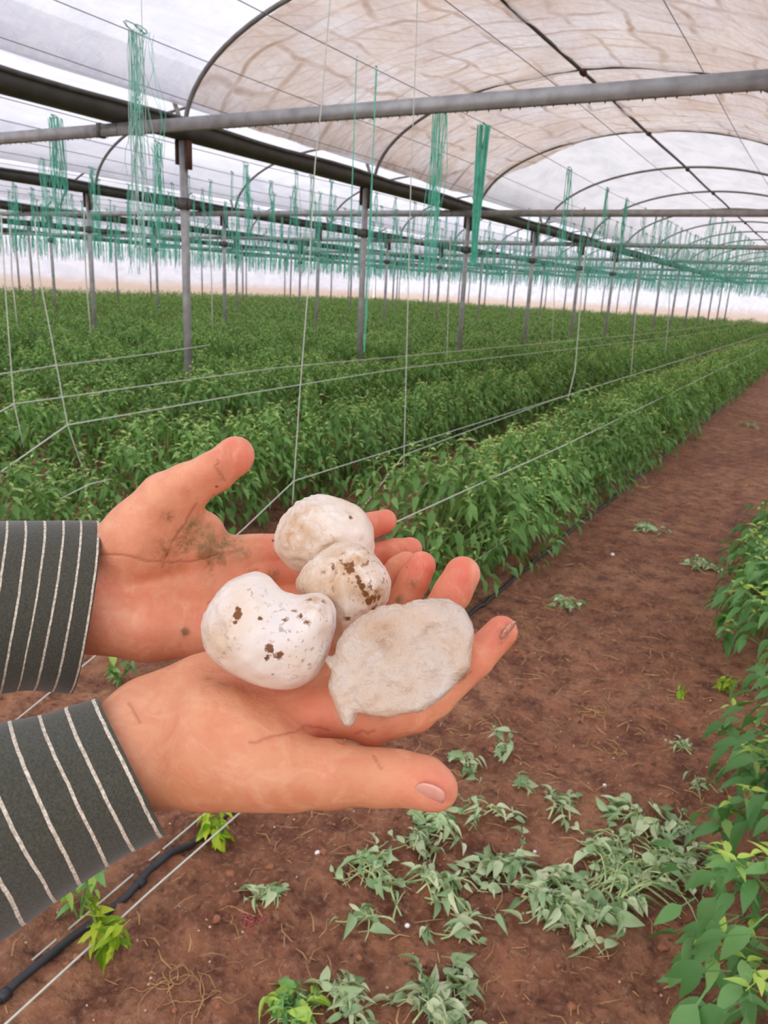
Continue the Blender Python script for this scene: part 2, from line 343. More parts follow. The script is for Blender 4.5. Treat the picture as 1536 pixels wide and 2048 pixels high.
def wall(name, P0, P1, h):
    n = 80; P0 = np.array(P0); P1 = np.array(P1); t = np.linspace(0, 1, n)[:, None]; zz = np.linspace(0, h, 9)
    base = P0+(P1-P0)*t; nx = np.array([-(P1-P0)[1], (P1-P0)[0]])/np.linalg.norm(P1-P0)
    V = np.array([[*(b+nx*.05*math.sin(i*1.7+z)), z] for i, b in enumerate(base) for z in zz]); i = np.arange(n-1)[:, None]*9+np.arange(8)[None]
    Q = np.stack([i, i+9, i+10, i+1], -1).reshape(-1, 4)
    props(link(name, npmesh(name, V, Q), MT['wallfilm']), None, None, None, 'structure')
wall('wall_back', (-36.3, 60.5), (5.7, 60.5), 4.3); wall('wall_left', (-36.4, -3), (-36.4, 60.5), 3.1); wall('wall_right', (5.75, -3), (5.75, 60.5), 3.1)

# gutters
for k, gxx in enumerate(GX[:6]):
    m = MB(); prof = [(-.15, .15), (-.12, .03), (-.07, 0), (.07, 0), (.12, .03), (.15, .15), (.135, .15), (.11, .045), (.06, .015), (-.06, .015), (-.11, .045), (-.135, .15)]
    n = len(prof); V = [[gxx+a, y, 2.98+b] for y in (-3.0, YEND) for a, b in prof]
    m.add(V, [[i, (i+1) % n, n+(i+1) % n, n+i] for i in range(n)])
    g = thing('roof_gutter', ['dark steel roof gutter at the right edge of the near span', 'dark steel roof gutter nearest the path, sloping above the first post line',
        'dark roof gutter second from the path', 'dark roof gutter third from the path', 'thin far roof gutter fourth from the path', 'thin farthest roof gutter above the left rows'][k], 'gutter', (gxx, -3, 2.98))
    o = m.build('gutter_trough', MT['gutter'], g, smooth=False); o.location = (-gxx, 3, -2.98)
    m = MB()                                             # folded film edge lying over the gutter lips
    for sg in (-1, 1):
        ysn = np.arange(-3, YEND, .5); m.tube([[gxx+sg*.15, y, 3.135+.012*math.sin(y*2.1+sg)] for y in ysn], .022, 6)
    o = m.build('film_clamping_strip', MT['dsteel'], g); o.location = (-gxx, 3, -2.98)

# arches
def arch_mesh():
    th = np.linspace(0, np.pi, 41); m = MB(); m.tube([[-2.97*math.cos(a), 0, RISE*math.sin(a)] for a in th], .024, 8); return m.mesh('arch_tube')
am = arch_mesh(); am.materials.append(MT['arch'])
SPAN = ['near span over the path', 'second span', 'third span', 'fourth span', 'fifth span', 'sixth span']
ORD = ['nearest', 'second nearest', 'third']
for k in range(6):
    for j, y in enumerate(ARCH_Y):
        if k > 2 and j > 9 or proj([GX[k]-3, y, 3.6])[0] < -900: continue
        o = link('roof_arch', am); o.location = (GX[k]-3, y, ZG)
        if k == 0 and j < 3: props(o, ['nearest grey roof arch, at the front edge of the stained sheet', 'grey roof arch halfway under the stained sheet', 'grey roof arch at the far edge of the stained sheet'][j], 'roof arch')
        elif k == 0: props(o, 'grey tubular roof arch of the clear far part of the span over the path', 'roof arch', 'arches beyond the stained sheet')
        else: props(o, f'thin grey roof arch of the {SPAN[k]} from the path, seen through the hanging twine', 'roof arch', f'arches of the {SPAN[k]}')
# ridge pipes with clamps
for k in range(4):
    r = thing('ridge_pipe', ['dark ridge pipe running along the top of the span over the path', 'dark ridge pipe of the second span', 'dark ridge pipe of the third span', 'dark ridge pipe of the fourth span'][k], 'pipe', (GX[k]-3, -3, ZG+RISE))
    m = MB(); m.tube([[0, y, -.045+.01*math.sin(y)] for y in np.linspace(0, YEND+3, 60)], .022, 8); m.build('pipe', MT['dsteel'], r)
    if k == 0:
        for y in ARCH_Y[:8]:
            c = MB(); c.tube([[0, y+3-.05, -.045], [0, y+3+.05, -.045]], .04, 8); c.build('clamp', MT['rust'], r)
# cross beams
BY = [5.6+7.5*k for k in range(7)]
for j, y in enumerate(BY):
    for k in range(5):
        x0, x1 = GX[k+1], GX[k]
        if proj([x0, y, 3])[0] > 1700 or proj([x1, y, 3])[0] < -50: continue
        m = MB(); ex = .0 if k == 0 else 0
        m.box([0, 0, 0], [6.0-.02+ex, .06, .105])
        lab = {(0, 0): 'large grey steel cross beam spanning the roof above the path, nearest one', (0, 1): 'grey steel cross beam leaving the top left of the nearest gutter'}.get((j, k))
        if not lab: lab = (f'grey cross beam in the {SPAN[k]}, ' + ['nearest row of beams', 'second row of beams', 'third row of beams', 'fourth row of beams', 'fifth row of beams', 'sixth row of beams', 'last row of beams'][j])
        b = thing('cross_beam', lab, 'beam', ((x0+x1)/2, y, 2.925))
        m.build('beam_tube', MT['steel'], b, smooth=False)
        if j == 0:
            d = MB()
            for q in range(70):
                xx = -2.9+5.8*q/70+R.uniform(-.02, .02); d.tube([[xx, .015, -.05], [xx, .015, -.06-.012*R.random()]], [.008, .002], 4)
            d.build('water_drops', MT['dsteel'], b)
            for xx in (-2.75, 2.75):
                c = MB(); c.box([xx, 0, .0], [.05, .075, .13]); c.build('bracket', MT['dsteel'], b, smooth=False)

# posts
PY = [6.45+3.68*k for k in range(14)]
for k, gxx in enumerate(GX[1:6]):
    for j, y in enumerate(PY):
        u = proj([gxx, y, 2])[0]
        if u < -60 or u > 1560: continue
        if k == 0 and j < 3: lab, gr = ['tall grey steel post nearest the viewer, rising left of the open hand', 'second grey post under the nearest gutter, left of centre', 'third grey post under the nearest gutter'][j], None
        else: lab = ['slim grey post of the far part of the post line nearest the path', 'grey post of the second post line from the path', 'grey post of the third post line from the path', 'thin far post of the fourth post line', 'thin far post of the fifth post line'][k]; gr = 'posts of the ' + ['first', 'second', 'third', 'fourth', 'fifth'][k] + ' line'
        p = thing('support_post', lab, 'post', (gxx, y, 0), gr)
        rr = .045 if k == 0 else .04
        m = MB(); m.tube([[0, 0, -.02], [0, 0, 1.5], [0, 0, 2.97]], rr, 12); m.build('pole', MT['steel'], p)
        if j < 6 and k < 3:
            m = MB(); m.box([-.075, 0, 2.86], [.02, .07, .24]); m.box([.075, 0, 2.83], [.035, .07, .28]); m.build('top_bracket', MT['rust'], p, smooth=False)
            m = MB(); m.tube([[0, 0, 2.29], [0, 0, 2.41]], rr+.014, 12); m.box([rr+.03, 0, 2.35], [.05, .04, .1]); m.box([-rr-.03, 0, 2.35], [.05, .04, .1]); m.build('clamp', MT['dsteel'], p, smooth=False)

# overhead wires and twine
ZW = 3.1
WX = [-1.1-1.05*i-6*k+(0 if True else 0) for k in range(6) for i in range(5)]
for i, x in enumerate(WX):
    n = 60; m = MB(); m.tube([[0, y, .015*math.sin(y*.8+x)] for y in np.linspace(0, 58, n)], .0032 if i < 5 else .004, 4)
    o = m.build('overhead_wire', MT['wire'], None, (x, 1.5, ZW))
    if i < 5: props(o, ['thin overhead wire farthest right, above the bare path', 'thin overhead wire above the first plant row', 'thin overhead wire carrying the thick teal twine bunches', 'thin overhead wire carrying the pale looped twine bunch', 'thin overhead wire just right of the nearest gutter'][i], 'wire')
    else: props(o, f'thin overhead wire for twine in the {SPAN[i//5]} from the path', 'wire', f'overhead wires of the {SPAN[i//5]}')
def bunch(m, L, n, spread, r, seg=7, sides=3, knot=True, bottom=.35, topw=.2, taper=0):
    for _ in range(n):
        a = NR.uniform(0, 2*np.pi); s0 = spread*NR.uniform(.3, 1); l = L*NR.uniform(.55, 1.0) if NR.rand() > bottom else L
        t = np.linspace(0, 1, seg)[:, None]; top = np.array([math.cos(a)*.2, math.sin(a), 0])*s0; top[0] = math.cos(a)*topw*s0; top[1] = math.sin(a)*topw*s0; w = NR.uniform(-1, 1, 3)*.6*spread
        P = top+np.array([0, 0, -l])*t+np.sin(t*np.pi*NR.uniform(.6, 2.2)+NR.uniform(0, 3))*w*[1, 1, 0]*t**.5; P[:, :2] *= (1-taper*t)
        m.tube(P, r, sides, NR.uniform(), False)
    if knot:
        for _ in range(3):
            a = np.linspace(0, 2*np.pi, 9); q = spread*NR.uniform(.25, .5)
            m.tube(np.stack([q*.3*np.cos(a), q*np.cos(a+1), .015+q*.35*np.sin(a)], 1), r, 3, .5, False)
sp = [(-4.25, 3.94, 1.5, 26, .17, 'pale', 'pale green looped bunch of twine hanging nearest the viewer at upper left', .0028),
      (-4.22, 3.97, .8, 12, .13, 'teal', None, .002),
      (-7.35, 5.7, 1.05, 34, .09, 'teal', 'dense teal twine bunch hanging behind the near beam at far left', .0034),
      (-7.35, 7.1, 1.3, 26, .10, 'teal', 'teal twine bunch crossing the second gutter, left of the nearest post', .0034),
      (-7.35, 8.7, .9, 14, .12, 'teal', 'small teal twine bunch right of the nearest post', .003),
      (-10.25, 7.7, 1.1, 14, .08, 'teal', 'teal twine bunch at the far left image edge under the second gutter', .003),
      (-10.25, 8.55, 1.3, 16, .14, 'teal', 'loose teal twine bunch between the far left post and the nearest post', .003),
      (-3.2, 4.96, 1.5, 3, .012, 'teal', 'thin teal twine pair crossing the near beam, left strand', .0028),
      (-3.2, 5.22, 2.0, 5, .02, 'teal', 'thin teal twine crossing the near beam and the second post', .003),
      (-3.2, 6.27, 1.35, 24, .085, 'teal', 'medium teal twine bunch hanging under the stained sheet', .003),
      (-3.2, 7.19, 1.25, 60, .05, 'teal', 'thick bright teal twine bunch hanging tight in front of the stained sheet', .0036),
      (-3.2, 9.88, 1.1, 10, .12, 'teal', 'loose teal twine bunch below the far edge of the stained sheet', .0034),
      (-3.2, 11.7, .8, 8, .1, 'teal', 'loose teal twine bunch right of the second row beam joint', .004),
      (-3.2, 12.9, .9, 10, .1, 'teal', 'second loose teal twine bunch beneath the clear far roof', .004)]
for x, y, L, n, s_, c, lab, r in sp:
    m = MB(); bunch(m, L, n, s_, r, 12, 4, topw=1.3 if 'thick' in (lab or '') else .9 if L < 1.36 and y < 8 else .3, taper=.7 if 'thick' in (lab or '') else 0)
    if lab is None:
        o = m.build('knot_strands', MT[c], last, (x-last_loc[0], y-last_loc[1], 0)); continue
    last = thing('twine_bunch', lab, 'twine', (x, y, ZW)); last_loc = (x, y); m.build('strands', MT[c], last)
spots = []
for x in WX:
    y = 9+R.random()*1.5 if x < -6 else 14+R.random()
    while y < 57:
        u, v, d = proj([x, y, 2.8])
        if -20 < u < 1560: spots.append((d, x, y))
        y += R.uniform(.35, .95)
spots.sort(); vs = []
for q in range(6):
    m = MB(); bunch(m, R.uniform(.7, 1.35), R.randint(4, 8), .11, .0036, 6, 3); me = m.mesh('twine_bunch'); me.materials.append(MT['teal']); vs.append(me)
for d, x, y in spots[:260]:
    o = link('twine_bunch', vs[R.randrange(6)], None, None, (x, y, ZW)); o.rotation_euler = (0, 0, R.uniform(-.4, .4))
    k = WX.index(x)//5; props(o, f'teal twine bunch hanging in the {SPAN[k]} from its overhead wire', 'twine', f'twine bunches of the {SPAN[k]}')
m = MB()
tmpl = []
for q in range(5):
    b = MB(); bunch(b, R.uniform(.7, 1.25), 4, .12, .006, 3, 3, False); tmpl.append((np.vstack(b.V), np.vstack(b.Q)))
for d, x, y in spots[260:]:
    V, Q = tmpl[R.randrange(5)]; m.add(V+[x, y, ZW], Q)
props(m.build('distant_twine', MT['teal']), 'hazy band of countless teal twine bunches hanging in the far greenhouse', 'twine', None, 'stuff')

# ------------------------------------------------------------------ plants
def leaf_template(m_, petiole=True, wid=.46, fold=.22, droop=.35):
    V = []; Q = []; t = np.linspace(0, 1, m_+1)
    w = wid*np.sin(np.pi*t**.72)**.9*(1-.25*t); w[0] = .02; w[-1] = .005
    for a, b in zip(t, w):
        z = -droop*a*a
        for sx in (-1, 0, 1): V.append([sx*b/2*1.0, a, z+abs(sx)*b*fold])
    for i in range(m_):
        for j in (0, 1): Q.append([i*3+j, i*3+j+1, i*3+j+4, i*3+j+3])
    if petiole:
        b = len(V); V += [[-.018, -.45, .05], [.018, -.45, .05], [.018, .02, 0], [-.018, .02, 0]]; Q.append([b, b+1, b+2, b+3])
    return np.array(V, float), np.array(Q)
LT_hi = leaf_template(5); LT_mid = leaf_template(3); LT_lo = leaf_template(2, False)
def scatter_leaves(m, T, P, az, pitch, roll, size, tint, wscale=None):
    V, Q = T; n = len(P); ca, sa = np.cos(az), np.sin(az); cp, sp_ = np.cos(pitch), np.sin(pitch)
    Yd = np.stack([ca*cp, sa*cp, sp_], 1); X0 = np.stack([sa, -ca, 0*az], 1); Z0 = np.cross(X0, Yd)
    X = X0*np.cos(roll)[:, None]+Z0*np.sin(roll)[:, None]; Z = np.cross(X, Yd)
    ws = np.ones(n) if wscale is None else wscale
    VV = P[:, None]+size[:, None, None]*(V[None, :, 0, None]*ws[:, None, None]*X[:, None]+V[None, :, 1, None]*Yd[:, None]+V[None, :, 2, None]*Z[:, None])
    QQ = Q[None]+(np.arange(n)*len(V))[:, None, None]
    m.add(VV.reshape(-1, 3), QQ.reshape(-1, 4), np.repeat(tint, len(V)))
def pepper(h, rx, ry, shoots, per, T, lsize, seed, fill=60, low=.12):
    rs = np.random.RandomState(seed); fo = MB(); st = MB(); P = []; A = []; PI = []; SZ = []; TI = []
    for s in range(shoots):
        a = rs.uniform(0, 2*np.pi); el = rs.uniform(-.15, 1)**1.0; rr = math.sqrt(max(0, 1-max(el, 0)**2))*rs.uniform(.75, 1.05)
        c = np.array([math.cos(a)*rx*rr, math.sin(a)*ry*rr, h*(.45+.55*max(el, -.2))*rs.uniform(.9, 1.05)])
        if st is not None and s % 2 == 0: st.tube([[0, 0, 0], [c[0]*.25, c[1]*.25, c[2]*.45], [c[0]*.7, c[1]*.7, c[2]*.8], c], [.006, .005, .0035, .002], 5)
        a0 = rs.uniform(0, 6)
        for q in range(per):
            f = q/per; P.append(c+np.array([0, 0, -.10*f])+rs.uniform(-.012, .012, 3)); A.append(a0+q*2.4+rs.uniform(-.3, .3)); PI.append(.65-1.25*f+rs.uniform(-.25, .2)-.1)
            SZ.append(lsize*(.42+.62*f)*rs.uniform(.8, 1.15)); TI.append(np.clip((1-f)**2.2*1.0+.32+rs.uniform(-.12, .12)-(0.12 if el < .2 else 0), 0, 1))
    for q in range(fill):
        a = rs.uniform(0, 2*np.pi); zz = rs.uniform(low, .8); rr = rs.uniform(.6, 1.05)*(1 if zz > .3 else .85+zz*.5)
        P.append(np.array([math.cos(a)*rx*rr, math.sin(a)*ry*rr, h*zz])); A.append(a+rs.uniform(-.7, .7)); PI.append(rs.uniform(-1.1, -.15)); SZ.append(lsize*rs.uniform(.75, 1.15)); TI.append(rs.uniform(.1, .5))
    P = np.array(P); n = len(P)
    P[:, 2] = np.maximum(P[:, 2], lsize*.8)
    scatter_leaves(fo, T, P, np.array(A), np.array(PI), rs.uniform(-.5, .5, n), np.array(SZ), np.array(TI), rs.uniform(.8, 1.1, n))
    return fo, st
def plant_variants(n, **k):
    out = []
    for s in range(n):
        fo, st = pepper(seed=s+k.get('s0', 0), **{a: b for a, b in k.items() if a != 's0'})
        a = fo.mesh('foliage'); b = st.mesh('stems'); out.append((a, b))
    return out
VN = plant_variants(5, h=.76, rx=.46, ry=.36, shoots=60, per=8, T=LT_mid, lsize=.088, fill=190, low=.04, s0=10)      # row plants in view
VF = plant_variants(4, h=.76, rx=.48, ry=.38, shoots=38, per=7, T=LT_lo, lsize=.11, fill=110, low=.05, s0=40)
VR = plant_variants(4, h=.54, rx=.36, ry=.32, shoots=30, per=9, T=LT_hi, lsize=.092, fill=90, low=.12, s0=80)       # right-hand row, close
for a, b in VN+VF: a.materials.append(MT['leaf']); b.materials.append(MT['stem'])
for a, b in VR: a.materials.append(MT['leafn']); b.materials.append(MT['stem'])
def put_plant(v, x, y, label, group, sc=1, parts=True, name='pepper_plant'):
    z = gz1(x, y)-.01
    if parts:
        t = thing(name, label, 'plant', (x, y, z), group, R.uniform(0, 6.28))
        f = link('foliage', v[0], None, t); s = link('stems', v[1], None, t)
    else:
        t = props(link(name, v[0], None, None, (x, y, z)), label, 'plant', group); t.rotation_euler = (0, 0, R.uniform(0, 6.28))
    t.scale = (sc, sc, sc*R.uniform(.9, 1.08)); return t
ROWX = [-1.66]+[-3.41-1.64*i for i in range(20)]; RN = ['first', 'second', 'third', 'fourth', 'fifth', 'sixth', 'seventh', 'eighth']
cand = []
for i, rx in enumerate(ROWX):
    y = {0: 3.45, 1: 1.7, 2: 2.6}.get(i, 4.0)
    while y < 59.5:
        xx = rx+R.uniform(-.05, .05); u, v, d = proj([xx, y, .5])
        if -150 < u < 1700: cand.append((d, i, xx, y+R.uniform(-.04, .04)))
        y += .40
cand.sort(); nfirst = {}
for q, (d, i, x, y) in enumerate(cand[:290]):
    k = nfirst.get(i, 0); nfirst[i] = k+1
    if i == 0 and k == 0: lab, gr = 'bushy pepper plant at the very front end of the first row, just beyond the fingertips', None
    elif i == 1 and k == 0: lab, gr = 'leafy pepper plant lowest at the left image edge, beside the upper sleeve', None
    else: lab, gr = f'leafy green pepper plant in the {RN[min(i,7)]}{" or a later" if i >= 7 else ""} row left of the path', f'pepper plants of the {RN[min(i,7)]} row'
    put_plant(VN[R.randrange(5)] if d < 14 else VF[R.randrange(4)], x, y, lab, gr, R.uniform(.92, 1.1), True)
m = MB(); low = []
for s in range(5):
    fo, _ = pepper(.78, .50, .36, 16, 5, LT_lo, .14, 200+s, 30); low.append((np.vstack(fo.V), np.vstack(fo.Q), np.concatenate(fo.T)))
for d, i, x, y in cand[290:]:
    V, Q, T = low[R.randrange(5)]; a = R.uniform(0, 6.28); c, s = math.cos(a), math.sin(a); k = R.uniform(.9, 1.12)
    m.add(np.stack([V[:, 0]*c-V[:, 1]*s, V[:, 0]*s+V[:, 1]*c, V[:, 2]*1.02], 1)*k+[x, y, 0], Q, T)
props(m.build('distant_pepper_crop', MT['leaf']), 'dense green carpet of distant pepper plants filling the far greenhouse', 'plants', None, 'stuff')
# right-hand row
ry_ = [1.36, 1.72, 2.1, 2.55, 3.45, 3.85, 4.3, 4.75, 5.2, 5.7, 6.2]
RL = ['big-leaved bright pepper plant at the bottom right corner', 'bright pepper plant right of the wilted weed heap, second from the bottom right corner', 'pepper plant at the right edge with drooping pointed leaves', 'pepper plant at the right edge level with the lower open hand',
      'darker pepper plant at the right edge where the right row resumes', 'pepper plant at the right edge level with the fingertips', 'pepper plant at the right edge behind the one level with the fingertips']
for k, y in enumerate(ry_):
    lab = RL[k] if k < 7 else 'small distant pepper plant at the far end of the right-hand row'
    put_plant(VR[k % 4], [.30, .27, .26, .25, .16, .10, .08, .10, .12, .15, .18][k], y, lab, None if k < 7 else 'far right-hand row plants', [1.05, 1.05, 1.0, .9, .95, 1.05, 1.05, 1, 1, 1, 1][k])
# low damaged shoots beside the drip pipe
def sprig(px, py, h, n, label, seed, mat='leafy', tipbig=True):
    rs = np.random.RandomState(seed); p = on_ground(px, py); t = thing('pepper_seedling', label, 'plant', (p[0], p[1], gz1(p[0], p[1])-.005)); fo = MB(); st = MB()
    P, A, PI, SZ, TI = [], [], [], [], []
    for s in range(3):
        a = rs.uniform(0, 6.28); tip = np.array([math.cos(a)*h*.35, math.sin(a)*h*.35, h*rs.uniform(.7, 1)]); st.tube([[0, 0, 0], tip*.5+[0, 0, h*.08], tip], [.004, .003, .002], 5)
        for q in range(n//3): f = rs.uniform(.25, 1); P.append(tip*f+rs.uniform(-.012, .012, 3)); A.append(rs.uniform(0, 6.28)); PI.append(rs.uniform(-.9, .3)); SZ.append(rs.uniform(.03, .06)); TI.append(rs.uniform(.1, 1))
    P = np.array(P); P[:, 2] = np.maximum(P[:, 2], .03); k = len(P)
    scatter_leaves(fo, LT_hi, P, np.array(A), np.array(PI), rs.uniform(-.6, .6, k), np.array(SZ), np.array(TI)); fo.build('foliage', MT[mat], t); st.build('stems', MT['stem'], t)
sprig(445, 1690, .15, 48, 'bright yellow-green shoot under the thumb of the lower hand, beside the black pipe', 1)
sprig(215, 1935, .16, 66, 'bright yellow-green shoot at lower left, lying over the black pipe', 2)
sprig(160, 1850, .18, 30, 'darker leafy shoot below the lower sleeve', 3, 'leafn')
sprig(1440, 1395, .10, 18, 'small isolated seedling on the path by the right row', 4)
sprig(1355, 1400, .06, 10, 'tiny seedling on the bare path', 5)
sprig(1000, 1515, .14, 24, 'small upright weed on the soil right of the thumb', 6, 'wilt')
sprig(240, 1385, .14, 30, 'small green weed seen between the two sleeves', 7, 'leafn')

# drip pipe, strings
m = MB(); m.tube([[-1.345+.006*math.sin(y*2.3), y, gz1(-1.345, y)+.012] for y in np.concatenate([np.arange(.3, 5, .08), np.arange(5, 58, .5)])], .0105, 10)
pp = thing('drip_pipe', 'black polythene drip irrigation pipe lying on the soil beside the first row', 'pipe', (-1.345, .3, 0)); o = m.build('hose', MT['pipe'], pp); o.location = (1.345, -.3, 0)
for y in np.arange(.75, 3.2, .4):
    mk = MB(); mk.tube([[-1.345+.006*math.sin(y*2.3), y+dy, gz1(-1.345, y)+.012] for dy in (-.012, .012)], .0145, 10); o = mk.build('drip_emitter', MT['pipe'], pp); o.location = (1.345, -.3, 0)
def string(label, pts, X, r=.0028, tail=None, name='support_string', group=None):
    r = r*.92; P = [on_plane_x(a, b, X if np.isscalar(X) else X[i]) for i, (a, b) in enumerate(pts)]
    if tail is not None: P = P+[np.array(q, float) for q in tail]
    Q = []
    for a, b in zip(P[:-1], P[1:]):
        n = max(2, int(np.linalg.norm(b-a)/.25)); Q += [a+(b-a)*t for t in np.linspace(0, 1, n, endpoint=False)]
    Q.append(P[-1]); Q = np.array(Q); base = Q[0].copy(); m = MB(); m.tube(Q-base, r, 6); o = m.build(name, MT['white'], None, tuple(base)); return props(o, label, 'string', group)
far = lambda x, z: [(x, 24, z), (x, 56, z)]
string('white horizontal string left of the first row, kinked at the left vertical string', [(-160, 1600), (20, 1450), (180, 1320), (485, 1060), (588, 962), (1000, 832)], -2.3, .003, far(-2.3, .62))
string('white horizontal string on top of the first row, kinked at the centre vertical string', [(640, 1130), (728, 1012), (808, 910), (1100, 802)], -2.2, .003, far(-2.2, .66))
string('white string along the right face of the first row, passing the fingertips', [(560, 1150), (790, 1045), (1130, 890)], -1.42, .003, far(-1.42, .66))
string('short white string running from the ring fingertip to the first row plants', [(900, 1150), (962, 1114), (1040, 1062)], -1.36, .0028)
string('white string crossing above the black pipe at lower left, rightmost', [(-60, 2110), (20, 2040), (300, 1783), (520, 1590)], -1.25, .003)
string('white string at lower left ending under the thumb, middle of three', [(-80, 2045), (0, 1975), (395, 1640), (500, 1552)], -1.38, .003)
string('short white string at lower left below the sleeve, leftmost of three', [(-80, 1998), (0, 1925), (250, 1715)], -1.5, .003)
string('white horizontal string of the second row, kinked at the far left vertical string', [(-200, 1085), (0, 945), (135, 850), (500, 786), (800, 737)], -3.8, .0045, far(-3.8, .68))
string('white horizontal string of the third row at left', [(-150, 905), (28, 808), (300, 770), (560, 735)], -4.75, .005, far(-4.75, .68))
string('faint white string low in the second row, ending at the near left leaves', [(120, 998), (180, 968), (222, 958)], -3.2, .003)
string('faint white horizontal string of the fourth row at far left', [(-60, 757), (100, 733), (300, 708), (420, 690)], -6.2, .006)
string('white vertical string tied at the left kink, running up past the near beam', [(585, 1010), (588, 962), (600, 780), (615, 590), (630, 330), (645, 190), (660, 0), (665, -60)], -2.3, .003)
string('white vertical string in the centre of the picture', [(805, 1025), (808, 910), (815, 640), (822, 350), (832, 100), (836, -60)], -2.2, .003)
string('white vertical string at far left running down to the second row kink', [(182, 985), (135, 850), (100, 660), (80, 560), (70, 440)], -3.8, .004)
string('white vertical string at the left image edge', [(48, 895), (28, 808), (12, 600), (2, 430)], -4.75, .0045)
string('white string hanging from the top edge past the pale looped twine', [(282, -40), (284, 60), (292, 250), (300, 330)], -4.25, .003)
string('white vertical string with a bend, left of the path rows centre', [(1135, 802), (1150, 740), (1165, 560), (1170, 500)], -2.25, .006)
string('white vertical string right of the bent one', [(1260, 775), (1270, 640), (1274, 560)], -2.2, .006)
string('faint vertical string right of the centre string', [(893, 745), (897, 600), (900, 480)], -4.8, .006)
string('faint vertical string by the far rows at right', [(1330, 715), (1338, 620), (1340, 560)], -2.2, .007)
string('faint vertical string near the third post', [(1103, 700), (1108, 610), (1110, 520)], -5.0, .007)
string('faint vertical string above the far left rows', [(182, 670), (172, 560), (168, 420)], -7.3, .008)
string('faint vertical string right of the nearest post', [(425, 660), (423, 560), (420, 450)], -6.9, .007)
string('faint vertical string above the second row leaves at left', [(35, 650), (24, 560), (20, 450)], -7.3, .008)

# ------------------------------------------------------------------ ground litter
def weed(px, py, size, n, label, seed, stems=8, flat=.25, mat='wilt', az=None):
    rs = np.random.RandomState(seed); p = on_ground(px, py); size *= 1.22; n = int(n*1.2); t = thing('wilted_weed', label, 'weed', (p[0], p[1], gz1(p[0], p[1])))
    fo = MB(); st = MB(); P, A = [], []; z0 = gz1(p[0], p[1])
    for s in range(stems):
        a = rs.uniform(0, 6.28) if az is None else az+rs.uniform(-.35, .35); L = size*rs.uniform(.5, 1.1); b = rs.uniform(-1.2, 1.2); k = 7
        s0 = rs.uniform(-.25, .25, 2)*size; hgt = rs.uniform(.03, .16)*size+.006; pts = []
        for q in range(k):
            f = q/(k-1); x = s0[0]+L*f*math.cos(a+b*f)-L*.35*math.cos(a); y = s0[1]+L*f*math.sin(a+b*f)-L*.35*math.sin(a)
            pts.append([x, y, gz1(p[0]+x, p[1]+y)-z0+.004+hgt*math.sin(math.pi*min(1, f*1.1))])
        st.tube(pts, [.0028, .0028, .0025, .0023, .002, .0018, .0012], 5)
        for q in range(max(1, round(n*1.5/stems))): i = rs.randint(1, k); P.append(np.array(pts[i])+rs.uniform(-.012, .012, 3)*[1, 1, .4]); A.append(a+rs.uniform(-1.5, 1.5))
    P = np.array(P); k = len(P)
    scatter_leaves(fo, leaf_template(5, True, .62, .3, .5), P+[0, 0, .012], np.array(A), rs.uniform(-.35, .45, k)*flat*3, rs.uniform(-1.2, 1.2, k), rs.uniform(.024, .070, k)*(1 if size > .12 else .8), rs.uniform(0, 1, k)**.7, rs.uniform(.35, 1.1, k))
    fo.build('foliage', MT[mat], t); st.build('stems', MT['wstem'], t)
WL = [(1110, 1810, .18, 80, 'largest heap of wilted pale weeds in the middle of the lower path', 20), (1250, 1770, .19, 34, 'bundle of wilted weeds with long bare stems left of the bright bottom right plant', 34),
      (1330, 1740, .15, 20, 'wilted weed stems lying against the right row plant', 24), (1215, 1700, .12, 30, 'wilted weed above the large heap, near the right row', 8), (1010, 1720, .12, 34, 'wilted weed between the thumb and the large heap', 8),
      (880, 1770, .15, 34, 'wilted weed with thin green stems below the thumb tip', 10), (740, 1735, .13, 16, 'feathery pale green weed beside the white hail pellet', 18), (760, 1820, .13, 12, 'few-leaved wilted weed with broad pale leaves below the thumb', 5),
      (920, 1850, .08, 10, 'small broad-leaved wilted weed just left of the large heap', 4), (880, 1640, .10, 24, 'wilted weed right below the thumb tip', 6), (970, 1625, .08, 16, 'small wilted sprig right of the thumb tip', 5),
      (1290, 1640, .12, 34, 'wilted weed lying above the bundle, beside the right row', 8), (1130, 1630, .09, 20, 'pale yellowish wilted sprig above the large heap', 5), (1040, 1580, .06, 8, 'tiny wilted sprig on the smooth soil ridge', 3),
      (940, 1525, .09, 18, 'wilted sprig with a pale triangular leaf right of the lower hand', 5), (590, 2025, .085, 34, 'green weed at the bottom edge, left of centre', 9), (700, 1985, .085, 34, 'leafy green weed at the bottom edge, centre', 8),
      (900, 2010, .14, 60, 'pale wilted weed at the bottom edge, right of centre', 9), (540, 1810, .07, 18, 'small weed beside the pink root', 6), (1130, 1205, .10, 16, 'small weed on the path beyond the index fingertip', 5),
      (1290, 1060, .16, 20, 'pale crushed weed across the path near the right row', 6), (1395, 1130, .18, 30, 'pale wilted weed beside the start of the right-hand row', 8), (1500, 850, .3, 26, 'flattened weed on the far path at the right edge', 6),
      (1210, 1840, .11, 30, 'wilted weed under the lower right side of the large heap', 6), (840, 1680, .09, 20, 'thin wilted stems left below the thumb tip', 6), (1350, 1660, .08, 12, 'pale curled weed scrap at the foot of the right row', 5),
      (1370, 1500, .06, 8, 'small pale leaf scrap on the upper path near the right row', 3), (1400, 1580, .07, 8, 'leaf scrap beside the drooping right row leaves', 3)]
for i, (px, py, s, n, lab, stn) in enumerate(WL): weed(px, py, s, n, lab, 300+i, stn, mat='leafn' if i == 15 else 'wilt', az=(1.2 if i in (1, 2) else None))
m = MB()
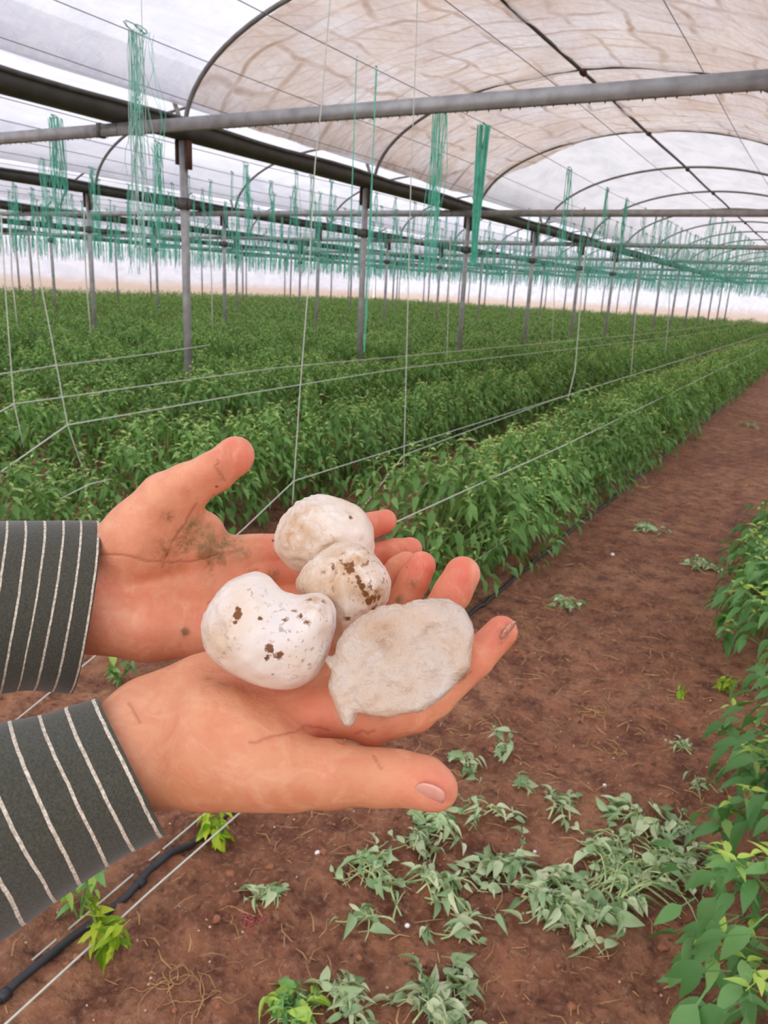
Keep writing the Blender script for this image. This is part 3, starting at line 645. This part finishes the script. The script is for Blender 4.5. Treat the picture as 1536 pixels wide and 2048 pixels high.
for _ in range(1500):
    x = R.uniform(-1.2, .25) if R.random() < .75 else R.uniform(-2.3, .8); y = .7+abs(R.gauss(0, 1))*2.2
    if R.random() < .3: y = R.uniform(3, 14)
    a = R.uniform(0, 6.28); L = R.uniform(.008, .035)*(1+y*.12); z = gz1(x, y)+.003; b = R.uniform(-.8, .8)
    m.tube([[x, y, z], [x+L*math.cos(a), y+L*math.sin(a), z+.006], [x+L*(math.cos(a)+math.cos(a+b)), y+L*(math.sin(a)+math.sin(a+b)), z+.001]], R.uniform(.0006, .0018)*(1+y*.08), 4, R.random())
props(m.build('straw_litter', MT['straw']), 'pale dry straw bits scattered over the bare red soil path', 'straw', None, 'stuff')
def blob(r, seed, amp=.25, flat=.7):
    bm = __import__('bmesh').new(); __import__('bmesh').ops.create_icosphere(bm, subdivisions=2, radius=1)
    V = np.array([v.co[:] for v in bm.verts]); Q = np.array([[v.index for v in f.verts] for f in bm.faces]); bm.free()
    V = V*(1+amp*2*vnoise3(V*1.3+seed, seed))[:, None]*[r, r, r*flat]; return V, Q
def blobmesh(items):
    Vs, Qs, n = [], [], 0
    for V, Q in items: Vs.append(V); Qs.append(Q+n); n += len(V)
    return npmesh('b', np.vstack(Vs), np.vstack(Qs))
it = []
for _ in range(900):
    x = R.uniform(-2.2, .6); y = .6+abs(R.gauss(0, 1))*1.6; V, Q = blob(R.uniform(.002, .006) if R.random() < .8 else R.uniform(.006, .013), R.randrange(99), .55); it.append((V+[x, y, gz1(x, y)+.001], Q))
props(link('soil_crumbs', blobmesh(it), MT['clod']), 'small soil clods and crumbs scattered over the near path', 'soil', None, 'stuff')
it = []
for _ in range(420):
    x = R.uniform(-2.0, .5); y = .6+abs(R.gauss(0, 1))*2.4; V, Q = blob(R.uniform(.0012, .0035)*(1+.1*y), R.randrange(99)); it.append((V+[x, y, gz1(x, y)+.002], Q))
props(link('pale_grit', blobmesh(it), MT['pebble']), 'pale grit grains strewn over the soil', 'grit', None, 'stuff')
for i, (px, py, r, lab) in enumerate([(635, 1713, .0085, 'small white hail pellet on the soil below the lower hand'), (1225, 1110, .013, 'small white hail pellet on the path past the index fingertip'), (1210, 1568, .008, 'small white pellet on the middle of the path'),
                                    (1070, 1700, .006, 'tiny white pellet near the wilted weeds'), (815, 1846, .007, 'small white pellet in the weeds below the thumb'), (1175, 1690, .005, 'tiny white pellet above the large weed heap'), (255, 1908, .004, 'tiny white pellet by the black pipe at lower left')]):
    p = on_ground(px, py); V, Q = blob(r, i, .12, .85); props(link('hail_pellet', npmesh('hail_pellet', V, Q), MT['ice'], None, (p[0], p[1], gz1(p[0], p[1])+r*.6)), lab, 'hail')
def roots(px, py, mat, n, size, label, seed, name='dry_roots', r=.0012):
    rs = np.random.RandomState(seed); p = on_ground(px, py); z0 = gz1(p[0], p[1]); m = MB()
    for _ in range(n):
        a = rs.uniform(0, 6.28); pt = np.array([0, 0, .004])+rs.uniform(-.01, .01, 3)*[1, 1, 0]; pts = [pt.copy()]; w = rs.uniform(-.5, .5)
        for q in range(12): a += w+rs.uniform(-.3, .3); pt = pt+np.array([math.cos(a), math.sin(a), 0])*size/9; pt[2] = gz1(p[0]+pt[0], p[1]+pt[1])-z0+.003+.004*rs.rand(); pts.append(pt.copy())
        m.tube(pts, np.linspace(r, r*.4, 13), 5)
    props(m.build(name, MT[mat], None, (p[0], p[1], z0)), label, 'roots')
roots(340, 1975, 'root', 9, .09, 'tangle of pale curly roots on the soil at lower left', 1)
roots(410, 2010, 'root', 6, .08, 'thin pale roots right of the curly root tangle', 2)
roots(505, 1842, 'pink', 10, .04, 'small pinkish red root tuft on the soil', 3, 'pink_roots')
roots(960, 1760, 'brown', 5, .10, 'dark brown twigs and roots among the wilted weeds', 4, 'dark_twigs', .003)
roots(870, 1690, 'brown', 4, .08, 'dark twig on the soil just below the thumb tip', 5, 'dark_twigs', .003)
roots(1230, 1500, 'root', 4, .05, 'short tan twig lying on the upper path', 6, 'dry_twig', .0025)
roots(1190, 1420, 'straw', 9, .07, 'pale straw tangle on the middle of the path', 7, 'straw_tangle', .002)
roots(1290, 975, 'straw', 8, .12, 'pale straw patch on the far path', 8, 'straw_tangle', .003)
roots(1490, 970, 'straw', 7, .12, 'yellowish straw tuft near the right-hand row', 9, 'straw_tangle', .003)

# ------------------------------------------------------------------ implicit modelling for hands and stones (camera-aligned working frame, real metres)
def surface_nets(Fv, origin, h):
    neg = Fv < 0; nx, ny, nz = Fv.shape
    acc = np.zeros((nx-1, ny-1, nz-1, 3), np.float32); cnt = np.zeros((nx-1, ny-1, nz-1), np.float32)
    corners = [(a, b, c) for a in (0, 1) for b in (0, 1) for c in (0, 1)]
    sl = lambda a, b, c: (slice(a, nx-1+a), slice(b, ny-1+b), slice(c, nz-1+c))
    for a in corners:
        for ax in range(3):
            if a[ax]: continue
            b = list(a); b[ax] = 1; b = tuple(b); fa, fb = Fv[sl(*a)], Fv[sl(*b)]; cr = neg[sl(*a)] != neg[sl(*b)]
            t = np.where(cr, fa/(fa-fb+1e-20), 0)
            for q in range(3): acc[..., q] += np.where(cr, a[q]+(t if q == ax else 0), 0)
            cnt += cr
    act = cnt > 0; idx = -np.ones(act.shape, np.int64); idx[act] = np.arange(act.sum())
    ijk = np.argwhere(act); V = (ijk+acc[act]/cnt[act][:, None])*h+origin; Q = []
    for ax in range(3):
        u, v = (ax+1) % 3, (ax+2) % 3
        A = [slice(1, -1)]*3; A[ax] = slice(0, -1); B = [slice(1, -1)]*3; B[ax] = slice(1, None)
        # edges from p to p+e_ax with interior u,v
        cr = (neg[tuple(A)] != neg[tuple(B)]); inside = neg[tuple(A)]
        E = np.argwhere(cr); off = np.ones(3, int); off[ax] = 0; E = E+off; ins = inside[cr]
        def cell(du, dv): c = E.copy(); c[:, u] -= du; c[:, v] -= dv; return idx[c[:, 0], c[:, 1], c[:, 2]]
        q = np.stack([cell(1, 1), cell(0, 1), cell(0, 0), cell(1, 0)], 1); q[~ins] = q[~ins][:, ::-1]; Q.append(q)
    Q = np.vstack(Q); Q = Q[(Q >= 0).all(1)]; return V, Q
def smin(a, b, k): h = np.clip(.5+.5*(b-a)/k, 0, 1); return b*(1-h)+a*h-k*h*(1-h)
def cone(P, a, b, ra, rb):
    ab = b-a; L = np.dot(ab, ab)+1e-12; t = np.clip(((P-a)@ab)/L, 0, 1); return np.linalg.norm(P-a-t[..., None]*ab, axis=-1)-(ra+(rb-ra)*t)
def grid(lo, hi, h):
    ax = [np.arange(lo[i], hi[i]+h, h, dtype=np.float32) for i in range(3)]; return np.stack(np.meshgrid(*ax, indexing='ij'), -1), np.array([a[0] for a in ax])
def k(px, py, d, r): return (pc(px, py, d).astype(np.float32), r*d/F)                      # a joint: position and radius
def chain(P, js, kk=.002):
    d = None
    for (a, ra), (b, rb) in zip(js[:-1], js[1:]):
        c = cone(P, a, b, ra, rb); d = c if d is None else smin(d, c, kk)
    return d
def laplace(V, Q, it=2, w=.5):
    n = len(V); e = np.vstack([Q[:, [0, 1]], Q[:, [1, 2]], Q[:, [2, 3]], Q[:, [3, 0]]]); deg = np.bincount(e.ravel(), minlength=n)[:, None]+1e-9
    for _ in range(it):
        s = np.zeros_like(V)
        for c in range(3): s[:, c] = np.bincount(e[:, 0], V[e[:, 1], c], n)+np.bincount(e[:, 1], V[e[:, 0], c], n)
        V = V*(1-w)+w*s/deg
    return V
def anchor(V, px, py):                                   # the surface point of a mesh nearest the eye at a pixel
    u = CX+F*V[:, 0]/V[:, 2]; v = CY+F*V[:, 1]/V[:, 2]; d2 = (u-px)**2+(v-py)**2; m_ = d2 < max(60, d2.min()*1.5); i = np.where(m_)[0]; return V[i[np.argmin(V[i, 2])]]
def splat(V, lst):                                       # soft 3-D spots: (px, py, radius_px, strength)
    out = np.zeros(len(V))
    for px, py, r, s in lst:
        a = anchor(V, px, py); rr = r*a[2]/F; out = np.maximum(out, s*np.exp(-(np.linalg.norm(V-a, axis=1)/rr)**2*1.2))
    return out
def strokes(V, lst, w=3.0):
    out = np.zeros(len(V))
    for pts in lst:
        pp_ = []
        for a, b in zip(pts[:-1], pts[1:]): m_ = max(1, int(math.hypot(b[0]-a[0], b[1]-a[1])/7)); pp_ += [(a[0]+(b[0]-a[0])*q/m_, a[1]+(b[1]-a[1])*q/m_) for q in range(m_)]
        A = [anchor(V, *p) for p in pp_+[pts[-1]]]
        for a, b in zip(A[:-1], A[1:]): out = np.maximum(out, np.exp(-np.clip(cone(V, a, b, 0, 0)/(w*a[2]/F), 0, 9)**2))
    return out
HB = None
def hand(palm, fingers, thumb, kp=.007, kf=.005, kt=.012, dents=(), lo=None, hi=None, h=.00105):
    allj = [j for c in palm+fingers+[thumb] for j in c]; L = np.array([j[0] for j in allj]); rr = max(j[1] for j in allj)
    lo = L.min(0)-rr-.004; hi = L.max(0)+rr+.004; G, o = grid(lo, hi, h)
    pd = None
    for c in palm: d = chain(G, c, .006) if len(c) > 1 else np.linalg.norm(G-c[0][0], axis=-1)-c[0][1]; pd = d if pd is None else smin(pd, d, kp)
    body = smin(pd, chain(G, thumb, .004), kt)
    for (c, r), depth in dents: q = np.linalg.norm(G-c, axis=-1)-r; body = -smin(-body, q, depth)
    full = body
    for f in fingers: full = np.minimum(full, smin(body, chain(G, f, .0025), kf))
    V, Q = surface_nets(full, o, h); return laplace(V, Q, 3, .5), Q
person = thing('person', 'person in a dark striped sleeved top holding four hailstones in two cupped open hands', 'person', tuple(cam2world(pc(-260, 1500, .40))))
P0 = np.array(person.location)
def in_world(name, V, Q, attrs, mat, parent, base):
    Wd = cam2world(V)-base; o = link(name, npmesh(name, Wd, Q, attrs), mat, parent); return o

# --- far hand (upper in the picture): palm towards the viewer, thumb up
LH_palm = [
    [k(-120, 1205, .415, 105), k(60, 1200, .434, 98), k(165, 1190, .446, 90)],
    [k(140, 1150, .449, 64), k(200, 1128, .450, 62), k(300, 1090, .450, 66), k(395, 1088, .455, 46), k(445, 1104, .459, 33), k(520, 1104, .462, 31)],
    [k(170, 1175, .45, 80), k(330, 1160, .462, 56), k(480, 1145, .466, 46), k(540, 1142, .467, 38)],
    [k(170, 1215, .45, 80), k(330, 1200, .462, 60), k(500, 1195, .466, 50)],
    [k(170, 1228, .447, 78), k(300, 1245, .448, 74), k(420, 1250, .452, 64), k(500, 1238, .458, 52)],
    [k(245, 1128, .447, 52), k(282, 1078, .441, 66), k(335, 1040, .440, 58)],
    [k(330, 1060, .445, 50), k(385, 1058, .450, 34), k(410, 1052, .453, 25)],
    [k(392, 1070, .452, 34), k(416, 1062, .453, 27)],
]
LH_thumb = [k(258, 1090, .446, 60), k(335, 1000, .437, 55), k(375, 975, .433, 47), k(425, 948, .430, 41), k(468, 914, .428, 36), k(473, 908, .428, 34)]
LH_f = [
    [k(500, 1104, .461, 33), k(590, 1094, .463, 30), k(680, 1068, .462, 27), k(740, 1052, .460, 26), k(770, 1042, .458, 24)],
    [k(530, 1140, .464, 38), k(630, 1136, .468, 32), k(730, 1116, .462, 28), k(790, 1104, .455, 26), k(820, 1099, .452, 25)],
    [k(510, 1190, .466, 40), k(620, 1190, .470, 33), k(720, 1180, .462, 29), k(790, 1160, .452, 26)],
    [k(480, 1240, .460, 40), k(570, 1255, .462, 32), k(650, 1262, .458, 28), k(700, 1262, .452, 25)],
]
V, Q = hand(LH_palm, LH_f, LH_thumb, dents=[((pc(420, 1135, .385).astype(np.float32), .058), .010)])
dirt = splat(V, [(380, 1080, 60, .95), (330, 1105, 45, .8), (430, 1110, 60, .95), (460, 1075, 40, .85), (340, 1040, 22, .8), (300, 1120, 30, .6), (500, 1105, 40, .6), (440, 950, 26, .45), (460, 930, 22, .4), (375, 1262, 12, 1.3), (350, 1130, 60, .6), (545, 1160, 22, .9), (430, 1150, 50, .5), (440, 965, 14, .6)])
green = splat(V, [(395, 1055, 22, .9), (415, 1080, 24, 1), (450, 1090, 24, .8), (385, 1080, 18, .5), (480, 1080, 22, .5), (480, 1110, 16, .5)])
red = .08+.85*splat(V, [(480, 905, 60, .75), (450, 950, 45, .4), (560, 1100, 60, .5), (770, 1045, 80, .8), (820, 1100, 70, .85), (760, 1120, 60, .7), (300, 1290, 110, .35), (450, 1240, 120, .3), (250, 1180, 90, .3), (570, 1150, 70, .6), (500, 1160, 70, .35)])
cr = strokes(V, [[(190, 1110), (250, 1118), (310, 1128)], [(310, 1128), (390, 1130), (450, 1112), (490, 1090)], [(395, 1015), (378, 1050), (350, 1090), (330, 1140)], [(420, 1200), (470, 1170), (520, 1140)], [(428, 920), (440, 945), (452, 970)]], 3.0)*.45
in_world('left_hand', V, Q, dict(dirt=dirt, green=green, red=red, crease=cr, speck=splat(V, [(540, 1120, 90, 1), (480, 1140, 60, .8), (450, 980, 60, .8), (560, 1170, 60, 1)]), tan=splat(V, [(300, 1320, 60, .3)])), MT['skin'], person, P0)

# --- near hand (lower in the picture): palm up, thumb towards the viewer
RH_palm = [
    [k(-80, 1680, .325, 95), k(120, 1590, .343, 92), k(262, 1512, .354, 104)],
    [k(275, 1455, .365, 84), k(400, 1418, .377, 86), k(540, 1390, .385, 66), k(640, 1350, .392, 50), k(690, 1330, .397, 44)],
    [k(275, 1490, .36, 90), k(420, 1460, .365, 96), k(560, 1440, .368, 66), k(690, 1420, .368, 44)],
    [k(285, 1535, .352, 84), k(400, 1530, .35, 76), k(520, 1535, .345, 72)],
    [k(300, 1420, .375, 68), k(410, 1378, .388, 66), k(520, 1330, .40, 60), k(620, 1290, .41, 46)],
    [k(560, 1440, .368, 58), k(680, 1385, .382, 46)],
    [k(430, 1475, .352, 102), k(500, 1480, .348, 90)],
]
RH_thumb = [k(440, 1520, .346, 88), k(585, 1545, .338, 72), k(660, 1548, .336, 64), k(760, 1556, .333, 54), k(800, 1556, .332, 51), k(850, 1566, .330, 49), k(873, 1578, .329, 43)]
RH_f = [
    [k(660, 1420, .368, 44), k(745, 1448, .362, 42), k(830, 1425, .358, 39), k(870, 1395, .357, 38), k(950, 1318, .357, 36), k(1003, 1264, .358, 33)],
    [k(690, 1375, .385, 42), k(800, 1330, .392, 38), k(868, 1245, .392, 38), k(905, 1185, .391, 37), k(925, 1148, .390, 36)],
    [k(690, 1330, .398, 40), k(760, 1290, .408, 36), k(800, 1215, .408, 33), k(828, 1160, .407, 31), k(843, 1131, .406, 29)],
    [k(640, 1290, .412, 38), k(710, 1240, .424, 32), k(765, 1175, .424, 28), k(798, 1138, .423, 26), k(812, 1126, .422, 24)],
]
V, Q = hand(RH_palm, RH_f, RH_thumb, kt=.010, dents=[((pc(600, 1225, .335).astype(np.float32), .050), .006)])
red = splat(V, [(1000, 1260, 70, .8), (950, 1320, 70, .45), (925, 1145, 80, .9), (843, 1130, 70, .9), (812, 1120, 40, .8), (640, 1430, 70, .55), (720, 1470, 80, .5), (880, 1580, 55, .7), (820, 1570, 60, .4), (860, 1210, 60, .7), (620, 1395, 50, .5), (550, 1370, 40, .5)])
tan = splat(V, [(380, 1600, 160, .8), (560, 1600, 130, .8), (700, 1600, 110, .7), (310, 1560, 100, .5), (800, 1480, 90, .4), (480, 1560, 120, .4)])
dirt = splat(V, [(445, 1362, 24, .8), (480, 1372, 22, .7), (420, 1350, 16, .7), (930, 1350, 20, .9), (1015, 1265, 18, 1.1), (1010, 1285, 10, 1), (820, 1175, 26, .8), (800, 1195, 22, .8), (905, 1590, 18, .5), (690, 1480, 16, .6), (760, 1420, 26, .8), (925, 1360, 12, 1)])
cr = strokes(V, [[(505, 1480), (560, 1462), (620, 1450), (665, 1470), (690, 1482)], [(262, 1400), (285, 1440)], [(748, 1505), (760, 1530)], [(690, 1480), (720, 1468), (745, 1470)], [(905, 1352), (925, 1362), (945, 1350)]], 2.8)*.45
hand2 = in_world('right_hand', V, Q, dict(dirt=dirt, green=0*red, red=red, crease=cr, speck=splat(V, [(850, 1160, 70, 1), (920, 1180, 60, .6), (460, 1370, 40, 1), (990, 1280, 40, .8)]), tan=tan), MT['skin'], person, P0)

# --- nails
def nail(c, along, normal, w, L, r, hand_label, parent, dirt=0):
    along = _n(along); normal = np.array(normal, float); normal = _n(normal-along*np.dot(normal, along)); side = np.cross(along, normal); V = []
    nu, nv = 13, 13
    for lay in (0, -.0006):
        for i in range(nu):
            for j in range(nv):
                a = i/(nu-1)*2-1; b = j/(nv-1)*2-1; a2 = a*math.sqrt(1-b*b/2.3); b2 = b*math.sqrt(1-a*a/2.3); ang = a2*w/2/r
                V.append(c+side*math.sin(ang)*r+normal*((math.cos(ang)-1)*r+lay-.0008*b2*b2)+along*b2*L/2)
    Qn = []
    n1 = nu*nv; g = lambda i, j, o: o+i*nv+j
    for i in range(nu-1):
        for j in range(nv-1): Qn += [[g(i, j, 0), g(i+1, j, 0), g(i+1, j+1, 0), g(i, j+1, 0)], [g(i, j+1, n1), g(i+1, j+1, n1), g(i+1, j, n1), g(i, j, n1)]]
    for i in range(nu-1): Qn += [[g(i, 0, n1), g(i+1, 0, n1), g(i+1, 0, 0), g(i, 0, 0)], [g(i, nv-1, 0), g(i+1, nv-1, 0), g(i+1, nv-1, n1), g(i, nv-1, n1)]]
    for j in range(nv-1): Qn += [[g(0, j, 0), g(0, j+1, 0), g(0, j+1, n1), g(0, j, n1)], [g(nu-1, j, n1), g(nu-1, j+1, n1), g(nu-1, j+1, 0), g(nu-1, j, 0)]]
    V = np.array(V); o = link('fingernail', npmesh('fingernail', cam2world(V)-P0, np.array(Qn), dict(dirt=np.full(len(V), dirt))), MT['nail'], None); o.parent = parent; o['label'] = hand_label
a = anchor(V, 862, 1598); nail(a+np.array([0, .0, -.0004]), (.92, .38, -.05), (-.1, .68, -.73), .0130, .0135, .0095, 'pale thumbnail', hand2)
a = anchor(V, 1024, 1262); nail(a+np.array([.0009, .0004, -.0003]), (.62, -.78, .0), (.80, .62, -.42), .0095, .011, .0075, 'dirty fingernail', hand2, .55)

# --- sleeves: lofted wrinkled tubes with stripes running round them
def sleeve(name, label, keys, pitch, seed, cuff=None):
    # keys: (px, py, d, half_height_px, half_depth_m, slant)
    na, n = 96, 140; K = np.array(keys, float); t = np.linspace(0, 1, len(K)); tt = np.linspace(0, 1, n)
    C = np.array([pc(*q[:3]) for q in keys]); c = np.stack([np.interp(tt, t, C[:, i]) for i in range(3)], 1)
    for _ in range(12): c[1:-1] = (c[:-2]+c[2:])/2*.5+c[1:-1]*.5
    ax = np.gradient(c, axis=0); ax /= np.linalg.norm(ax, axis=1)[:, None]
    hh = np.interp(tt, t, K[:, 3]*K[:, 2]/F); hd = np.interp(tt, t, K[:, 4]); sl = np.interp(tt, t, K[:, 5])
    s = np.concatenate([[0], np.cumsum(np.linalg.norm(np.diff(c, axis=0), axis=1))]); th = np.linspace(0, 2*np.pi, na, endpoint=False); V = []; A = []
    for lay in (0, 1):
        for i in range(n):
            up = np.array([0, -1, 0.]); up = _n(up-ax[i]*np.dot(up, ax[i])); dp = _n(np.cross(ax[i], up))
            if dp[2] > 0: dp = -dp
            w = 1+.018*np.sin(th*3+s[i]*60+seed)+.022*vnoise2(th*2.2+seed, np.full(na, s[i]*42), seed)*2
            if lay: w = w*1-.0014/hh[i]*1.2
            P = c[i]+up*np.cos(th)[:, None]*(hh[i]*w)[:, None]+dp*np.sin(th)[:, None]*(hd[i]*w)[:, None]+ax[i]*(sl[i]*np.cos(th))[:, None]
            V.append(P); A.append(np.full(na, s[i]/pitch+seed*.0+.35)+.10*vnoise2(th*1.5, np.full(na, s[i]*30), seed+3))
    V = np.vstack(V); A = np.concatenate(A); j = np.arange(na); k2 = (j+1) % na; Qs = []
    for i in range(n-1):
        Qs.append(np.stack([i*na+j, i*na+k2, (i+1)*na+k2, (i+1)*na+j], 1)); o = n*na; Qs.append(np.stack([o+i*na+j, o+(i+1)*na+j, o+(i+1)*na+k2, o+i*na+k2], 1))
    Qs.append(np.stack([(0)*na+j, n*na+j, n*na+k2, k2], 1)); b = (n-1)*na; Qs.append(np.stack([b+j, b+k2, n*na+b+k2, n*na+b+j], 1))
    o = in_world(name, V, np.vstack(Qs), dict(axial=A), MT['fabric'], person, P0); o['label'] = label
sleeve('left_sleeve', 'dark olive sleeve with cream pinstripes', [(170, 1213, .445, 170, .040, -.0046), (60, 1212, .432, 171, .041, -.0046), (-60, 1214, .418, 174, .042, -.0045), (-300, 1225, .392, 190, .044, -.004), (-650, 1250, .36, 215, .048, .0)], .0092, 1)
sleeve('right_sleeve', 'dark olive sleeve with cream pinstripes', [(262, 1534, .352, 150, .034, .0050), (160, 1576, .342, 164, .036, .0048), (40, 1625, .330, 188, .038, .0044), (-120, 1700, .315, 214, .040, -.001), (-420, 1850, .295, 260, .043, 0)], .0120, 2)

# ------------------------------------------------------------------ hailstones
def poly_sdf(X, Y, pts):
    pts = np.array(pts, float); n = len(pts); d = np.full(X.shape, 1e9); ins = np.zeros(X.shape, bool)
    for i in range(n):
        a, b = pts[i], pts[(i+1) % n]; e = b-a; t = np.clip(((X-a[0])*e[0]+(Y-a[1])*e[1])/(e@e+1e-9), 0, 1)
        d = np.minimum(d, np.hypot(X-a[0]-t*e[0], Y-a[1]-t*e[1])); c = ((a[1] > Y) != (b[1] > Y)); xi = a[0]+(Y-a[1])/(b[1]-a[1]+1e-12)*e[0]; ins ^= c & (X < xi)
    return np.where(ins, d, -d)
def spline(pts, per=6):
    P = np.array(pts, float); n = len(P); out = []
    for i in range(n):
        p0, p1, p2, p3 = P[i-1], P[i], P[(i+1) % n], P[(i+2) % n]
        for q in range(per):
            t = q/per; out.append(.5*((2*p1)+(-p0+p2)*t+(2*p0-5*p1+4*p2-p3)*t*t+(-p0+3*p1-3*p2+p3)*t**3))
    return out
def stone(name, label, outline, d, Rm, T, amp, freq, seed, mat, dirt_s=(), stain_s=(), h=.0009, tilt=(0, 0), carve=(), smooth=True):
    """d: depth of the middle, Rm: metres over which the body swells from its rim, T: half thickness, tilt: depth slope along x and y."""
    pts = [((x-CX)/F*d, (y-CY)/F*d) for x, y in (spline(outline) if smooth else outline)]; A = np.array(pts); lo = [*(A.min(0)-.005), d-T-.012]; hi = [*(A.max(0)+.005), d+T+.012]
    G, o = grid(lo, hi, h); s = poly_sdf(G[:, :, 0, 0].astype(float), G[:, :, 0, 1].astype(float), pts)[:, :, None]; cx0, cy0 = A.mean(0)
    dz = G[..., 2]-d-tilt[0]*(G[..., 0]-cx0)-tilt[1]*(G[..., 1]-cy0); q = np.clip(s/Rm, 0, 1); half = T*np.sqrt(np.clip(1-(1-q)**2, 0, 1))
    Fv = np.where(s > 0, np.abs(dz)-half, np.sqrt(np.minimum(s, 0)**2+dz**2)); Fv = Fv*.7+amp*(vnoise3(G*freq, seed)+.5*vnoise3(G*freq*2.3, seed+1))*np.clip((s+.004)/.010, 0, 1)
    for px, py, dd, r, kk in carve: c = pc(px, py, dd); Fv = -smin(-Fv, np.linalg.norm(G-c, axis=-1)-r*dd/F, kk)
    V, Qq = surface_nets(Fv.astype(np.float32), o, h); V = laplace(V, Qq, 5, .5)
    V = V+amp*.2*vnoise3(V*freq*5, seed+2)[:, None]*[1, 1, 1]
    base = cam2world(pc((A[:, 0].mean()/d*F+CX), (A[:, 1].max()/d*F+CY), d)); ob = link(name, npmesh(name, cam2world(V)-base, Qq, dict(dirt=splat(V, dirt_s), stain=splat(V, stain_s))), mat, None, tuple(base)); return props(ob, label, 'hailstone')
stone('hailstone', 'round knobbly hailstone at the back, topmost of the four', [(549, 1092), (558, 1045), (585, 1012), (612, 996), (645, 989), (690, 1000), (728, 1022), (746, 1060), (748, 1100), (738, 1135), (690, 1150), (600, 1146), (566, 1122)],
      .418, .021, .022, .0045, 110, 3, m_hail('hail_white_back', (228, 214, 200), .25, 1), dirt_s=[(705, 1030, 7, .9), (560, 1055, 10, .8), (725, 1030, 6, .9)], stain_s=[(580, 1050, 60, .9), (565, 1085, 40, .6), (610, 1010, 40, .5)])
stone('hailstone', 'brown-stained hailstone in the middle, wedged between the other three', [(592, 1170), (604, 1140), (640, 1105), (680, 1086), (722, 1090), (752, 1112), (778, 1150), (780, 1185), (768, 1215), (740, 1245), (712, 1275), (690, 1296), (672, 1290), (650, 1240), (610, 1200)],
      .386, .020, .021, .003, 120, 8, m_hail('hail_stained_middle', (226, 208, 186), .75, 2), dirt_s=[(696, 1122, 15, 1.3), (706, 1134, 12, 1.3), (716, 1148, 9, 1.4), (724, 1162, 9, 1.4), (729, 1176, 9, 1.4), (735, 1192, 11, 1.4), (744, 1206, 12, 1.3), (752, 1222, 12, 1.2), (764, 1200, 10, 1), (690, 1115, 22, .8), (665, 1125, 20, .7), (765, 1175, 26, .8), (755, 1200, 20, .9), (650, 1140, 20, .6), (705, 1240, 14, .9)], stain_s=[(700, 1120, 70, 1), (660, 1150, 60, .7), (755, 1190, 50, .9), (690, 1270, 40, .6), (640, 1190, 40, .5)],
      carve=[(735, 1165, .348, 40, .006)])
stone('hailstone', 'large smooth white heart-shaped hailstone at the left, resting on the lower palm', [(405, 1250), (416, 1215), (440, 1180), (468, 1157), (505, 1145), (532, 1149), (550, 1166), (566, 1183), (600, 1190), (640, 1187), (664, 1204), (673, 1240), (664, 1280), (650, 1325), (628, 1356), (596, 1374), (552, 1376), (500, 1362), (452, 1336), (415, 1300)],
      .352, .023, .0245, .0022, 80, 5, m_hail('hail_white_left', (236, 228, 224), .38, 3), dirt_s=[(470, 1225, 11, 1.3), (468, 1238, 8, 1.2), (545, 1303, 13, 1.4), (531, 1319, 10, 1.3), (560, 1317, 12, 1.4), (546, 1316, 9, 1), (470, 1215, 8, 1.3), (615, 1192, 12, .9), (575, 1235, 16, .75), (600, 1228, 16, .85), (608, 1240, 12, .8), (525, 1232, 9, .8), (590, 1215, 10, .7), (545, 1355, 10, .8), (650, 1195, 14, .7)],
      stain_s=[(425, 1280, 45, .5), (640, 1195, 40, .9), (600, 1345, 60, .35), (655, 1260, 30, .5)], carve=[(578, 1150, .338, 34, .010), (432, 1262, .330, 14, .004), (668, 1225, .335, 12, .004)])
stone('hailstone', 'flat jagged clear chunk of ice at the right, lying on the fingers', [(648, 1325), (655, 1312), (668, 1318), (672, 1290), (690, 1262), (722, 1236), (760, 1216), (800, 1209), (806, 1214), (830, 1204), (866, 1199), (900, 1200), (928, 1216), (944, 1245), (948, 1268), (942, 1295), (938, 1330), (918, 1352), (900, 1372), (868, 1398), (838, 1416), (806, 1420), (778, 1428), (742, 1426), (716, 1420), (712, 1438), (700, 1449), (684, 1444), (674, 1420), (664, 1395), (656, 1370), (662, 1345)],
      .338, .0060, .0088, .0032, 150, 6, m_hail('ice_clear', (244, 216, 184), .16, 4, True), dirt_s=[(760, 1262, 12, .5), (760, 1280, 12, .5)], stain_s=[(765, 1265, 36, .7), (770, 1285, 26, .6)], tilt=(-.12, -.22), smooth=False,
      carve=[(765, 1262, .325, 16, .003), (804, 1222, .327, 9, .002), (800, 1245, .3275, 9, .003), (792, 1268, .3275, 9, .003), (735, 1300, .326, 12, .004), (700, 1330, .325, 10, .003), (715, 1300, .326, 8, .003)])
